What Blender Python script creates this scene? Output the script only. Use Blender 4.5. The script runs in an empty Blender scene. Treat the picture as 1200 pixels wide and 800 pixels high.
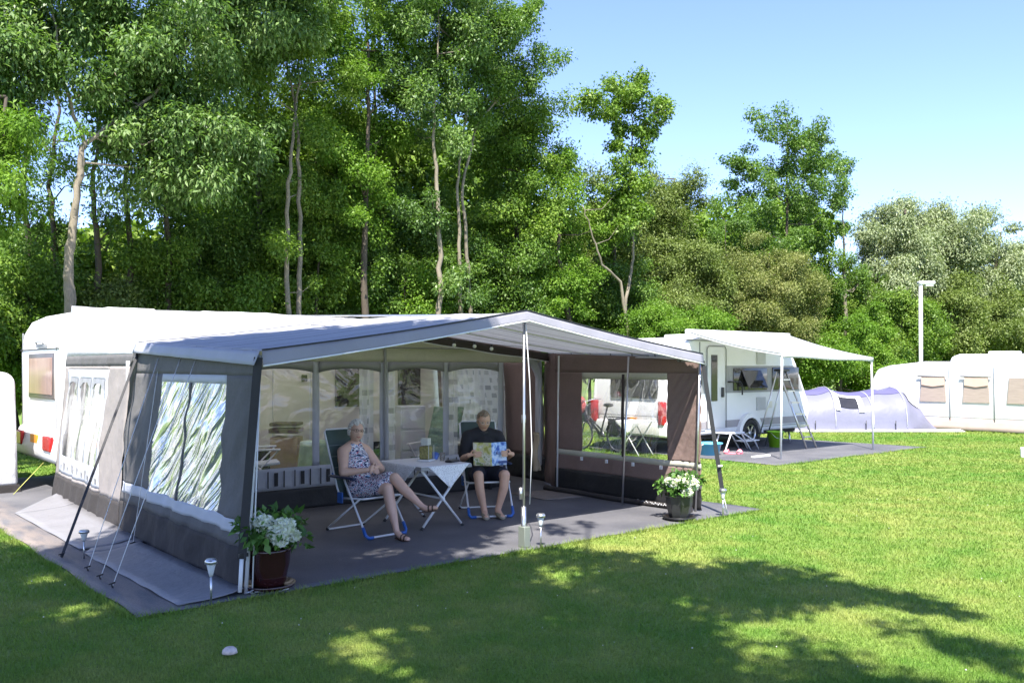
import bpy, math, random
import numpy as np
from mathutils import Vector, Matrix, noise

# ------------------------------------------------------------------ camera, sky, sun
sc = bpy.context.scene
COL = sc.collection
R = math.radians
F = 1058.0                      # focal length in photo pixels (photo 1200 wide)
CAMX, CAMY, EYE = -2.775, -6.945, 1.85
YAW = R(40.1)
FW = (math.sin(YAW), math.cos(YAW)); RT = (math.cos(YAW), -math.sin(YAW))
cam_d = bpy.data.cameras.new('camera'); cam = bpy.data.objects.new('camera', cam_d); COL.objects.link(cam)
cam.location = (CAMX, CAMY, EYE); cam.rotation_euler = (R(90), 0, -YAW)
cam_d.sensor_width = 36; cam_d.lens = F / 1200 * 36; cam_d.shift_y = 0.025
cam_d.clip_start = 0.05; cam_d.clip_end = 2000
sc.camera = cam
SUNV = Vector((0.45, 0.50, -1.0)).normalized()      # direction the light travels
w = bpy.data.worlds.new('World'); sc.world = w; w.use_nodes = True
nt = w.node_tree; bg = nt.nodes['Background']
sky = nt.nodes.new('ShaderNodeTexSky'); sky.sky_type = 'NISHITA'; sky.sun_disc = False
sky.sun_elevation = math.asin(-SUNV.z); sky.sun_rotation = math.atan2(-SUNV.x, -SUNV.y) % (2*math.pi)
sky.air_density = .9; sky.dust_density = 0.25; sky.ozone_density = 2.5; sky.altitude = 0
tn = nt.nodes.new('ShaderNodeMix'); tn.data_type = 'RGBA'; tn.blend_type = 'MULTIPLY'; tn.inputs[0].default_value = 1; tn.inputs[7].default_value = (.86, .83, 1.02, 1)
nt.links.new(sky.outputs[0], tn.inputs[6]); nt.links.new(tn.outputs[2], bg.inputs[0]); bg.inputs[1].default_value = 0.132
sd = bpy.data.lights.new('sun', 'SUN'); sd.energy = 4.9; sd.angle = R(0.55); sd.color = (1, 0.955, 0.88)
so = bpy.data.objects.new('sun', sd); COL.objects.link(so); so.location = (-8, -9, 20)
so.rotation_euler = SUNV.to_track_quat('-Z', 'Y').to_euler()
sc.view_settings.view_transform = 'Standard'; sc.view_settings.look = 'None'
sc.view_settings.exposure = 1.52; sc.view_settings.gamma = 1
sc.cycles.max_bounces = 7; sc.cycles.transparent_max_bounces = 24; sc.cycles.diffuse_bounces = 3
sc.cycles.use_denoising = True; sc.cycles.caustics_reflective = False; sc.cycles.caustics_refractive = False
sc.cycles.sample_clamp_indirect = 6

# ------------------------------------------------------------------ small helpers
def at(px, py, d):               # the point seen at a photo pixel, d metres in front of the camera
    u = (px - 600) / F
    return Vector((CAMX + d*(FW[0] + u*RT[0]), CAMY + d*(FW[1] + u*RT[1]), EYE + d*(430 - py)/F))
def atY(px, py, Y):
    u = (px - 600) / F; k = FW[1] + u*RT[1]
    return at(px, py, (Y - CAMY)/k)
def dist_Y(px, Y): return (Y - CAMY)/(FW[1] + (px-600)/F*RT[1])

def root_of(o):
    while o.parent: o = o.parent
    return o
def tag(o, label=None, cat=None, group=None, kind=None):
    for k, v in (('label', label), ('category', cat), ('group', group), ('kind', kind)):
        if v: o[k] = v
    return o
def thing(name, label, cat, loc=(0, 0, 0), rz=0, group=None):
    o = bpy.data.objects.new(name, None); COL.objects.link(o); o.empty_display_size = .1
    o.location = loc; o.rotation_euler = (0, 0, rz)
    return tag(o, label, cat, group)
def copy_tree(o, parent=None, loc=None, rz=None, label=None, scale=None):
    c = o.copy(); COL.objects.link(c)
    if parent is not None: c.parent = parent
    if loc is not None: c.location = loc
    if rz is not None: c.rotation_euler = (0, 0, rz)
    if scale is not None: c.scale = scale
    if label: c['label'] = label
    for ch in o.children: copy_tree(ch, c)
    return c

class MB:
    def __init__(s): s.v = []; s.f = []; s.sm = []
    def add(s, vs, fs, smooth=False):
        n = len(s.v); s.v += [tuple(p) for p in vs]
        s.f += [tuple(i + n for i in f) for f in fs]; s.sm += [smooth]*len(fs); return s
    def box(s, c, d, rz=0, M=None):
        vs = []
        for z in (-.5, .5):
            for x, y in ((-.5, -.5), (.5, -.5), (.5, .5), (-.5, .5)):
                vs.append(Vector((x*d[0], y*d[1], z*d[2])))
        m = M or Matrix.Rotation(rz, 3, 'Z')
        vs = [m @ p + Vector(c) for p in vs]
        return s.add(vs, [(3, 2, 1, 0), (4, 5, 6, 7), (0, 1, 5, 4), (1, 2, 6, 5), (2, 3, 7, 6), (3, 0, 4, 7)])
    def bb(s, x0, x1, y0, y1, z0, z1): return s.box(((x0+x1)/2, (y0+y1)/2, (z0+z1)/2), (x1-x0, y1-y0, z1-z0))
    def tube(s, pts, r, n=8, closed=False):
        pts = [Vector(p) for p in pts]; k = len(pts)
        rr = r if isinstance(r, (list, tuple)) else [r]*k
        vs = []; up = None
        for i, p in enumerate(pts):
            if closed: t = pts[(i+1) % k] - pts[i-1]
            else: t = pts[min(i+1, k-1)] - pts[max(i-1, 0)]
            if t.length < 1e-9: t = Vector((0, 0, 1))
            t.normalize()
            if up is None:
                a = Vector((0, 0, 1)) if abs(t.z) < .9 else Vector((1, 0, 0))
                up = t.cross(a).normalized()
            up = (up - t*up.dot(t)); up = up.normalized() if up.length > 1e-6 else t.orthogonal().normalized()
            b = t.cross(up)
            for j in range(n):
                a = 2*math.pi*j/n
                vs.append(p + (up*math.cos(a) + b*math.sin(a))*rr[i])
        fs = []
        for i in range(k if closed else k-1):
            i2 = (i+1) % k
            for j in range(n):
                j2 = (j+1) % n
                fs.append((i*n+j, i*n+j2, i2*n+j2, i2*n+j))
        s.add(vs, fs, True)
        if not closed:
            m = len(s.v) - k*n
            s.f += [tuple(m+j for j in range(n))[::-1], tuple(m+(k-1)*n+j for j in range(n))]; s.sm += [False]*2
        return s
    def lathe(s, prof, c=(0, 0, 0), n=20):
        c = Vector(c); vs = []
        for r, z in prof:
            for j in range(n):
                a = 2*math.pi*j/n; vs.append(c + Vector((r*math.cos(a), r*math.sin(a), z)))
        fs = [(i*n+j, i*n+(j+1) % n, (i+1)*n+(j+1) % n, (i+1)*n+j) for i in range(len(prof)-1) for j in range(n)]
        return s.add(vs, fs, True)
    def ball(s, c, r, n=12, m=8):
        r = (r, r, r) if not isinstance(r, (tuple, list)) else r
        c = Vector(c); vs = [c + Vector((0, 0, -r[2]))]
        for i in range(1, m):
            th = math.pi*i/m - math.pi/2
            for j in range(n):
                a = 2*math.pi*j/n
                vs.append(c + Vector((r[0]*math.cos(th)*math.cos(a), r[1]*math.cos(th)*math.sin(a), r[2]*math.sin(th))))
        vs.append(c + Vector((0, 0, r[2]))); L = len(vs)-1
        fs = [(0, 1+(j+1) % n, 1+j) for j in range(n)]
        for i in range(m-2):
            for j in range(n):
                a = 1+i*n; b = a+n; fs.append((a+j, a+(j+1) % n, b+(j+1) % n, b+j))
        a = 1+(m-2)*n; fs += [(a+j, a+(j+1) % n, L) for j in range(n)]
        return s.add(vs, fs, True)
    def prism(s, poly, axis, a, b):          # poly in the two other axes, extruded a..b along axis
        n = len(poly)
        def P(p, t):
            return {0: (t, p[0], p[1]), 1: (p[0], t, p[1]), 2: (p[0], p[1], t)}[axis]
        vs = [P(p, a) for p in poly] + [P(p, b) for p in poly]
        fs = [tuple(range(n))[::-1], tuple(range(n, 2*n))] + [(i, (i+1) % n, (i+1) % n+n, i+n) for i in range(n)]
        return s.add(vs, fs)
    def sheet(s, P, u0, u1, v0, v1, nu, nv, holes=(), smooth=True):   # P(u,v)->xyz; holes (u0,u1,v0,v1)
        us = sorted(set([round(u0+(u1-u0)*i/nu, 5) for i in range(nu+1)] + [round(h[k], 5) for h in holes for k in (0, 1)]))
        vs_ = sorted(set([round(v0+(v1-v0)*i/nv, 5) for i in range(nv+1)] + [round(h[k], 5) for h in holes for k in (2, 3)]))
        us = [u for u in us if min(u0,u1)-1e-6 <= u <= max(u0,u1)+1e-6]; vs_ = [v for v in vs_ if min(v0,v1)-1e-6 <= v <= max(v0,v1)+1e-6]
        vv = [P(u, v) for v in vs_ for u in us]; n = len(us); fs = []
        for j in range(len(vs_)-1):
            for i in range(n-1):
                uc = (us[i]+us[i+1])/2; vc = (vs_[j]+vs_[j+1])/2
                if any(h[0] < uc < h[1] and h[2] < vc < h[3] for h in holes): continue
                fs.append((j*n+i, j*n+i+1, (j+1)*n+i+1, (j+1)*n+i))
        return s.add(vv, fs, smooth)
    def build(s, name, mat, parent=None, bevel=0, solid=0, subsurf=0, off=None, seg=2):
        me = bpy.data.meshes.new(name)
        o0 = Vector(off) if off is not None else (root_of(parent).location if parent else Vector((0, 0, 0)))
        me.from_pydata([tuple(Vector(p) - o0) for p in s.v], [], s.f)
        me.polygons.foreach_set('use_smooth', s.sm)
        me.update()
        o = bpy.data.objects.new(name, me); COL.objects.link(o)
        if mat: me.materials.append(mat)
        if parent: o.parent = parent
        if solid:
            m = o.modifiers.new('solid', 'SOLIDIFY'); m.thickness = solid; m.offset = 0
        if bevel:
            m = o.modifiers.new('bevel', 'BEVEL'); m.width = bevel; m.segments = seg; m.limit_method = 'ANGLE'; m.angle_limit = R(35)
            for p in me.polygons: p.use_smooth = True
            m.harden_normals = False
            me.set_sharp_from_angle(angle=R(35)) if not bevel > .02 else None
        if subsurf:
            m = o.modifiers.new('sub', 'SUBSURF'); m.levels = subsurf; m.render_levels = subsurf
        return o

# ------------------------------------------------------------------ materials
MATS = {}
def mat(name, col, rough=.6, metal=0, spec=.5, var=.12, scale=4, bump=0, bscale=60, trans=0, stretch=(1, 1, 1), alpha=1, sheen=0, fine=0):
    if name in MATS: return MATS[name]
    m = bpy.data.materials.new(name); m.use_nodes = True; MATS[name] = m
    n = m.node_tree.nodes; l = m.node_tree.links; p = n['Principled BSDF']
    p.inputs['Roughness'].default_value = rough; p.inputs['Metallic'].default_value = metal
    p.inputs['Specular IOR Level'].default_value = spec
    tc = n.new('ShaderNodeTexCoord'); mp = n.new('ShaderNodeMapping'); mp.inputs['Scale'].default_value = stretch
    l.new(tc.outputs['Object'], mp.inputs[0])
    nz = n.new('ShaderNodeTexNoise'); nz.inputs['Scale'].default_value = scale; nz.inputs['Detail'].default_value = 5
    l.new(mp.outputs[0], nz.inputs['Vector'])
    mx = n.new('ShaderNodeMix'); mx.data_type = 'RGBA'
    mx.inputs[6].default_value = tuple(max(0, c*(1-var*1.6)) for c in col) + (1,)
    mx.inputs[7].default_value = tuple(min(1, c*(1+var*1.6)) for c in col) + (1,)
    l.new(nz.outputs[0], mx.inputs[0]); colout = mx.outputs[2]
    if fine:
        n2 = n.new('ShaderNodeTexNoise'); n2.inputs['Scale'].default_value = scale*18; n2.inputs['Detail'].default_value = 3
        l.new(mp.outputs[0], n2.inputs['Vector'])
        r2 = n.new('ShaderNodeMapRange'); r2.inputs[1].default_value = .3; r2.inputs[2].default_value = .7
        r2.inputs[3].default_value = 1-fine; r2.inputs[4].default_value = 1+fine; l.new(n2.outputs[0], r2.inputs[0])
        vm = n.new('ShaderNodeVectorMath'); vm.operation = 'SCALE'; l.new(colout, vm.inputs[0]); l.new(r2.outputs[0], vm.inputs['Scale']); colout = vm.outputs[0]
    l.new(colout, p.inputs['Base Color'])
    if bump:
        b = n.new('ShaderNodeBump'); b.inputs['Strength'].default_value = bump; b.inputs['Distance'].default_value = .01 if bscale > 15 else .035
        n3 = n.new('ShaderNodeTexNoise'); n3.inputs['Scale'].default_value = bscale; n3.inputs['Detail'].default_value = 4
        l.new(mp.outputs[0], n3.inputs['Vector']); l.new(n3.outputs[0], b.inputs['Height']); l.new(b.outputs[0], p.inputs['Normal'])
    if trans:
        t = n.new('ShaderNodeBsdfTranslucent'); l.new(colout, t.inputs[0]); ms = n.new('ShaderNodeMixShader'); ms.inputs[0].default_value = trans
        l.new(p.outputs[0], ms.inputs[1]); l.new(t.outputs[0], ms.inputs[2]); l.new(ms.outputs[0], n['Material Output'].inputs[0])
    if alpha < 1: p.inputs['Alpha'].default_value = alpha
    return m

def leaf_mat(name, dark, mid, light, gloss=.35, trans=.3, rough=.42):
    m = bpy.data.materials.new(name); m.use_nodes = True
    n = m.node_tree.nodes; l = m.node_tree.links; p = n['Principled BSDF']
    a = n.new('ShaderNodeAttribute'); a.attribute_name = 'tint'
    r = n.new('ShaderNodeValToRGB'); e = r.color_ramp.elements
    e[0].position = .05; e[0].color = dark + (1,); e[1].position = .95; e[1].color = light + (1,)
    x = r.color_ramp.elements.new(.5); x.color = mid + (1,)
    l.new(a.outputs['Fac'], r.inputs[0]); l.new(r.outputs[0], p.inputs['Base Color'])
    p.inputs['Roughness'].default_value = rough; p.inputs['Specular IOR Level'].default_value = gloss
    t = n.new('ShaderNodeBsdfTranslucent'); g = n.new('ShaderNodeMix'); g.data_type = 'RGBA'; g.blend_type = 'MULTIPLY'; g.inputs[0].default_value = 1
    g.inputs[7].default_value = (1.1, 1.25, .5, 1); l.new(r.outputs[0], g.inputs[6]); l.new(g.outputs[2], t.inputs[0])
    ms = n.new('ShaderNodeMixShader'); ms.inputs[0].default_value = trans
    l.new(p.outputs[0], ms.inputs[1]); l.new(t.outputs[0], ms.inputs[2]); l.new(ms.outputs[0], n['Material Output'].inputs[0])
    return m

def pvc_mat(name, haze=.08, gl=.3, bump=.35, scale=(1, 1, 1), bscale=5, rough=.06, tint=(.97, .97, .96), dist=.05, fres=1.2, rot=(0, 0, 0), det=2.5, dis=1.2):
    m = bpy.data.materials.new(name); m.use_nodes = True
    n = m.node_tree.nodes; l = m.node_tree.links; n.remove(n['Principled BSDF'])
    tc = n.new('ShaderNodeTexCoord'); mp = n.new('ShaderNodeMapping'); mp.inputs['Scale'].default_value = scale; mq = n.new('ShaderNodeMapping'); mq.inputs['Rotation'].default_value = rot
    l.new(tc.outputs['Object'], mq.inputs[0]); l.new(mq.outputs[0], mp.inputs[0])
    nz = n.new('ShaderNodeTexNoise'); nz.inputs['Scale'].default_value = bscale; nz.inputs['Detail'].default_value = det; nz.inputs['Distortion'].default_value = dis
    l.new(mp.outputs[0], nz.inputs['Vector'])
    b = n.new('ShaderNodeBump'); b.inputs['Strength'].default_value = bump; b.inputs['Distance'].default_value = dist
    l.new(nz.outputs[0], b.inputs['Height'])
    g = n.new('ShaderNodeBsdfGlossy'); g.inputs['Roughness'].default_value = rough; g.inputs[0].default_value = (.86, .85, .83, 1); l.new(b.outputs[0], g.inputs['Normal'])
    t = n.new('ShaderNodeBsdfTransparent'); t.inputs[0].default_value = tint + (1,)
    d = n.new('ShaderNodeBsdfDiffuse'); d.inputs[0].default_value = (.75, .75, .76, 1)
    fr = n.new('ShaderNodeFresnel'); fr.inputs[0].default_value = 1.5; l.new(b.outputs[0], fr.inputs['Normal'])
    ma = n.new('ShaderNodeMath'); ma.operation = 'MULTIPLY_ADD'; ma.inputs[1].default_value = fres; ma.inputs[2].default_value = gl; ma.use_clamp = True
    l.new(fr.outputs[0], ma.inputs[0])
    m1 = n.new('ShaderNodeMixShader'); m1.inputs[0].default_value = haze; l.new(t.outputs[0], m1.inputs[1]); l.new(d.outputs[0], m1.inputs[2])
    m2 = n.new('ShaderNodeMixShader'); l.new(ma.outputs[0], m2.inputs[0]); l.new(m1.outputs[0], m2.inputs[1]); l.new(g.outputs[0], m2.inputs[2])
    l.new(m2.outputs[0], n['Material Output'].inputs[0]); return m

def pattern_mat(name, kind):
    m = bpy.data.materials.new(name); m.use_nodes = True
    n = m.node_tree.nodes; l = m.node_tree.links; p = n['Principled BSDF']; p.inputs['Roughness'].default_value = .8
    tc = n.new('ShaderNodeTexCoord'); out = n['Material Output']
    def node(t, **k):
        x = n.new(t)
        for a, b in k.items(): setattr(x, a, b)
        return x
    if kind == 'curtain':                       # white voile with scattered grey rectangles
        sp = node('ShaderNodeSeparateXYZ'); l.new(tc.outputs['Object'], sp.inputs[0])
        ad = node('ShaderNodeMath', operation='ADD'); l.new(sp.outputs[0], ad.inputs[0]); l.new(sp.outputs[1], ad.inputs[1])
        cb = node('ShaderNodeCombineXYZ'); l.new(ad.outputs[0], cb.inputs[0]); l.new(sp.outputs[2], cb.inputs[1])
        br = node('ShaderNodeTexBrick'); br.inputs['Scale'].default_value = 1; br.inputs['Brick Width'].default_value = .11; br.inputs['Row Height'].default_value = .13
        br.inputs['Mortar Size'].default_value = .028; br.inputs['Mortar Smooth'].default_value = .1; br.inputs['Bias'].default_value = -.25
        br.inputs['Color1'].default_value = (.8, .8, .8, 1); br.inputs['Color2'].default_value = (.25, .26, .27, 1); br.inputs['Mortar'].default_value = (.8, .8, .8, 1)
        l.new(cb.outputs[0], br.inputs[0]); l.new(br.outputs[0], p.inputs['Base Color'])
        t = node('ShaderNodeBsdfTranslucent'); l.new(br.outputs[0], t.inputs[0]); ms = node('ShaderNodeMixShader'); ms.inputs[0].default_value = .4
        l.new(p.outputs[0], ms.inputs[1]); l.new(t.outputs[0], ms.inputs[2]); l.new(ms.outputs[0], out.inputs[0])
    if kind == 'dress':
        mp = node('ShaderNodeMapping'); mp.inputs['Rotation'].default_value = (.3, .6, .7); mp.inputs['Scale'].default_value = (10, 30, 42); l.new(tc.outputs['Object'], mp.inputs[0])
        nz = node('ShaderNodeTexNoise'); nz.inputs['Scale'].default_value = 1.0; nz.inputs['Detail'].default_value = 1; l.new(mp.outputs[0], nz.inputs[0])
        r = node('ShaderNodeValToRGB'); r.color_ramp.interpolation = 'CONSTANT'; e = r.color_ramp.elements
        e[0].position = 0; e[0].color = (.015, .02, .08, 1); e[1].position = .42; e[1].color = (.75, .75, .78, 1)
        for q, c in ((.5, (.02, .03, .12, 1)), (.545, (.6, .12, .15, 1)), (.575, (.8, .78, .8, 1)), (.64, (.18, .38, .6, 1)), (.68, (.02, .02, .06, 1))):
            x = e.new(q); x.color = c
        l.new(nz.outputs[0], r.inputs[0]); l.new(r.outputs[0], p.inputs['Base Color'])
    if kind == 'lace':
        vo = node('ShaderNodeTexVoronoi'); vo.inputs['Scale'].default_value = 85; l.new(tc.outputs['Object'], vo.inputs[0])
        mt = node('ShaderNodeMath', operation='GREATER_THAN'); mt.inputs[1].default_value = .35; l.new(vo.outputs[0], mt.inputs[0])
        p.inputs['Base Color'].default_value = (.78, .78, .78, 1); ma = node('ShaderNodeMapRange'); l.new(mt.outputs[0], ma.inputs[0]); ma.inputs[3].default_value = .55; ma.inputs[4].default_value = 1
        l.new(ma.outputs[0], p.inputs['Alpha'])
    if kind in ('page_a', 'page_b'):
        nz = node('ShaderNodeTexNoise'); nz.inputs['Scale'].default_value = 14; nz.inputs['Detail'].default_value = 3; l.new(tc.outputs['Object'], nz.inputs[0])
        r = node('ShaderNodeValToRGB'); e = r.color_ramp.elements
        cs = ((.38, (.35, .33, .08)), (.46, (.6, .58, .22)), (.54, (.5, .45, .3)), (.6, (.75, .7, .55)), (.66, (.25, .3, .12))) if kind == 'page_a' else ((.36, (.05, .12, .4)), (.42, (.25, .42, .75)), (.5, (.5, .65, .85)), (.58, (.7, .78, .88)), (.68, (.3, .4, .7)))
        e[0].position = cs[0][0]; e[0].color = cs[0][1] + (1,); e[1].position = cs[-1][0]; e[1].color = cs[-1][1] + (1,)
        for q, c in cs[1:-1]: x = e.new(q); x.color = c + (1,)
        l.new(nz.outputs[0], r.inputs[0]); l.new(r.outputs[0], p.inputs['Base Color'])
    if kind == 'canopy':                        # light fabric with thin woven lines running down the slope
        sp = node('ShaderNodeSeparateXYZ'); l.new(tc.outputs['Object'], sp.inputs[0])
        m1 = node('ShaderNodeMath', operation='MULTIPLY'); m1.inputs[1].default_value = 2.1; l.new(sp.outputs[1], m1.inputs[0])
        m2 = node('ShaderNodeMath', operation='FRACT'); l.new(m1.outputs[0], m2.inputs[0])
        m3 = node('ShaderNodeMath', operation='LESS_THAN'); m3.inputs[1].default_value = .055; l.new(m2.outputs[0], m3.inputs[0])
        nz = node('ShaderNodeTexNoise'); nz.inputs['Scale'].default_value = 30; nz.inputs['Detail'].default_value = 4; l.new(tc.outputs['Object'], nz.inputs[0])
        m0 = node('ShaderNodeMix', data_type='RGBA'); m0.inputs[6].default_value = (.5, .51, .54, 1); m0.inputs[7].default_value = (.66, .66, .68, 1); l.new(nz.outputs[0], m0.inputs[0])
        mx = node('ShaderNodeMix', data_type='RGBA'); l.new(m3.outputs[0], mx.inputs[0]); l.new(m0.outputs[2], mx.inputs[6]); mx.inputs[7].default_value = (.22, .22, .24, 1)
        l.new(mx.outputs[2], p.inputs['Base Color'])
        t = node('ShaderNodeBsdfTranslucent'); l.new(mx.outputs[2], t.inputs[0]); ms = node('ShaderNodeMixShader'); ms.inputs[0].default_value = .45
        l.new(p.outputs[0], ms.inputs[1]); l.new(t.outputs[0], ms.inputs[2]); l.new(ms.outputs[0], out.inputs[0])
    if kind == 'grass':
        def N(s, d=4):
            x = node('ShaderNodeTexNoise'); x.inputs['Scale'].default_value = s; x.inputs['Detail'].default_value = d; l.new(tc.outputs['Object'], x.inputs[0]); return x
        a = N(.35, 3); b = N(2.2, 5); c = N(60, 3)
        r = node('ShaderNodeValToRGB'); e = r.color_ramp.elements
        e[0].position = .36; e[0].color = (.105, .215, .027, 1); e[1].position = .72; e[1].color = (.29, .31, .08, 1)
        x = e.new(.5); x.color = (.17, .25, .045, 1)
        ad = node('ShaderNodeMath', operation='MULTIPLY_ADD'); ad.inputs[1].default_value = .5; l.new(b.outputs[0], ad.inputs[0])
        hf = node('ShaderNodeMath', operation='MULTIPLY'); hf.inputs[1].default_value = .5; l.new(a.outputs[0], hf.inputs[0]); l.new(hf.outputs[0], ad.inputs[2])
        l.new(ad.outputs[0], r.inputs[0])
        mr = node('ShaderNodeMapRange'); mr.inputs[1].default_value = .3; mr.inputs[2].default_value = .7; mr.inputs[3].default_value = .55; mr.inputs[4].default_value = 1.3; l.new(c.outputs[0], mr.inputs[0])
        vm = node('ShaderNodeVectorMath', operation='SCALE'); l.new(r.outputs[0], vm.inputs[0]); l.new(mr.outputs[0], vm.inputs['Scale'])
        at_ = node('ShaderNodeAttribute'); at_.attribute_name = 'tint'
        l.new(vm.outputs[0], p.inputs['Base Color']); p.inputs['Roughness'].default_value = .75; p.inputs['Specular IOR Level'].default_value = .25
        bp = node('ShaderNodeBump'); bp.inputs['Strength'].default_value = .7; bp.inputs['Distance'].default_value = .03; n4 = N(45, 5); l.new(n4.outputs[0], bp.inputs['Height']); l.new(bp.outputs[0], p.inputs['Normal'])
    if kind == 'mat':
        def N(s, d=4, sc_=None):
            x = node('ShaderNodeTexNoise'); x.inputs['Scale'].default_value = s; x.inputs['Detail'].default_value = d
            if sc_:
                mp = node('ShaderNodeMapping'); mp.inputs['Scale'].default_value = sc_; l.new(tc.outputs['Object'], mp.inputs[0]); l.new(mp.outputs[0], x.inputs[0])
            else: l.new(tc.outputs['Object'], x.inputs[0])
            return x
        a = N(1.3, 6); b = N(90, 2); c = N(3, 6, (2.5, .6, 1))
        r = node('ShaderNodeValToRGB'); e = r.color_ramp.elements
        e[0].position = .3; e[0].color = (.075, .075, .085, 1); e[1].position = .75; e[1].color = (.14, .136, .142, 1); l.new(a.outputs[0], r.inputs[0])
        sp = node('ShaderNodeSeparateXYZ'); l.new(tc.outputs['Object'], sp.inputs[0])
        # dried soil on the strip left outside the awning (object x below -0.2)
        m1 = node('ShaderNodeMapRange'); m1.inputs[1].default_value = -.05; m1.inputs[2].default_value = -.5; m1.inputs[3].default_value = 0; m1.inputs[4].default_value = 1; l.new(sp.outputs[0], m1.inputs[0])
        m2 = node('ShaderNodeMapRange'); m2.inputs[1].default_value = .33; m2.inputs[2].default_value = .58; l.new(c.outputs[0], m2.inputs[0])
        m3 = node('ShaderNodeMath', operation='MULTIPLY'); l.new(m1.outputs[0], m3.inputs[0]); l.new(m2.outputs[0], m3.inputs[1])
        mx = node('ShaderNodeMix', data_type='RGBA'); l.new(m3.outputs[0], mx.inputs[0]); l.new(r.outputs[0], mx.inputs[6]); mx.inputs[7].default_value = (.22, .18, .155, 1)
        mr = node('ShaderNodeMapRange'); mr.inputs[1].default_value = .3; mr.inputs[2].default_value = .7; mr.inputs[3].default_value = .8; mr.inputs[4].default_value = 1.2; l.new(b.outputs[0], mr.inputs[0])
        vm = node('ShaderNodeVectorMath', operation='SCALE'); l.new(mx.outputs[2], vm.inputs[0]); l.new(mr.outputs[0], vm.inputs['Scale'])
        l.new(vm.outputs[0], p.inputs['Base Color']); p.inputs['Roughness'].default_value = .7
        bp = node('ShaderNodeBump'); bp.inputs['Strength'].default_value = .35; bp.inputs['Distance'].default_value = .01; l.new(b.outputs[0], bp.inputs['Height']); l.new(bp.outputs[0], p.inputs['Normal'])
    return m

# ------------------------------------------------------------------ shared materials
M = dict(
 white=mat('white_paint', (.78, .78, .77), .35, var=.03),
 cream=mat('cream_panel', (.72, .68, .58), .4, var=.04),
 roofw=mat('white_roof_fabric', (.8, .8, .81), .7, var=.03, scale=2, bump=.12, bscale=12, trans=.42),
 gable=mat('white_gable_fabric', (.62, .62, .64), .75, var=.05, bump=.15, bscale=10, trans=.2),
 canopy=pattern_mat('canopy_fabric', 'canopy'),
 valance=mat('canopy_valance', (.42, .43, .5), .8, var=.06, bump=.2, bscale=12, trans=.2),
 fascia=mat('fascia_fabric', (.24, .235, .27), .7, var=.12, scale=3, bump=.15, bscale=14),
 grey=mat('grey_awning_fabric', (.135, .13, .13), .9, var=.14, scale=2.5, bump=.35, bscale=9, trans=.18, fine=.06),
 beige=mat('beige_awning_fabric', (.32, .285, .27), .85, var=.1, scale=2.5, bump=.3, bscale=9, trans=.15, fine=.06),
 inner=mat('pale_inner_fabric', (.6, .58, .49), .85, var=.08, scale=3, bump=.25, bscale=9, trans=.25, fine=.05),
 band=mat('pale_grey_band', (.5, .51, .55), .8, var=.06, bump=.25, bscale=12, trans=.15),
 skirt=mat('dark_skirt_fabric', (.036, .031, .03), .9, var=.22, scale=4, bump=.5, bscale=8, fine=.08),
 iskirt=mat('black_skirt_fabric', (.018, .018, .02), .6, var=.2, scale=4, bump=.4, bscale=8),
 flap=mat('grey_mud_flap', (.2, .195, .205), .55, var=.12, scale=3, bump=.3, bscale=12, fine=.05),
 brown=mat('brown_awning_fabric', (.235, .165, .145), .85, var=.1, scale=3, bump=.35, bscale=9, trans=.1, fine=.06),
 dkbrown=mat('dark_brown_fabric', (.05, .038, .035), .8, var=.1),
 steel=mat('steel_pole', (.6, .6, .6), .28, metal=.9, var=.06, scale=12),
 alu=mat('white_metal', (.72, .72, .72), .3, var=.04),
 black=mat('black_webbing', (.012, .012, .014), .6, var=.2, scale=30, bump=.3, bscale=200),
 plastic=mat('black_plastic', (.02, .02, .022), .4, var=.15),
 rope=mat('white_rope', (.7, .7, .7), .7, var=.1),
 curtain=pattern_mat('patterned_curtain', 'curtain'),
 pvc=pvc_mat('clear_pvc', .04, .03, .35, (1, 1, 1.6), 1.6, .05, dist=.07, fres=.8),
 crink=pvc_mat('crinkled_pvc', .68, .12, 1.0, (1, 3.6, .7), 1.7, .26, dist=.11, rot=(R(-46), 0, 0), det=1.6, dis=1.8, fres=.7, tint=(.25, .25, .26)),
 winglass=pvc_mat('caravan_window_glass', .0, .12, .05, (1, 1, 1), 1, .02, (.25, .23, .22)),
 dkglass=mat('dark_window_acrylic', (.03, .028, .028), .08, spec=.8, var=.2),
 flat=pvc_mat('clear_pvc_flat', .03, .0, .08, (1, 1, 1), 1.2, .03, dist=.03, fres=.5),
 rubber=mat('rubber', (.02, .02, .02), .8, var=.15),
 red=mat('red_lamp_lens', (.38, .012, .012), .2, var=.1),
 orange=mat('orange_plate', (.7, .26, .02), .4, var=.05),
 amber=mat('amber_lens', (.8, .25, .03), .2, var=.05),
 trim=mat('grey_trim', (.25, .25, .26), .4, var=.08),
 blue=mat('blue_plastic', (.03, .12, .4), .35, var=.08),
 navy=mat('navy_plastic', (.015, .03, .08), .4, var=.1),
 dirt=mat('dark_underbody', (.03, .03, .03), .8, var=.2),
 wood=mat('tan_board', (.42, .3, .17), .5, var=.12, stretch=(1, 1, 8)),
)

# ------------------------------------------------------------------ ground
gm = pattern_mat('lawn_grass', 'grass')
g = MB(); 
def gz(x, y):
    d = math.hypot(x - 2, y - 1)
    k = min(1, max(0, (d - 18)/30))
    return (noise.noise(Vector((x*.06, y*.06, 0)))*.35)*k - .004
n = 90
xs = [-160 + 3.6*i for i in range(n+1)]
g.sheet(lambda u, v: (u, v, gz(u, v)), -300, 500, -250, 550, 120, 120)
tag(g.build('ground', gm), kind='structure')

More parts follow.
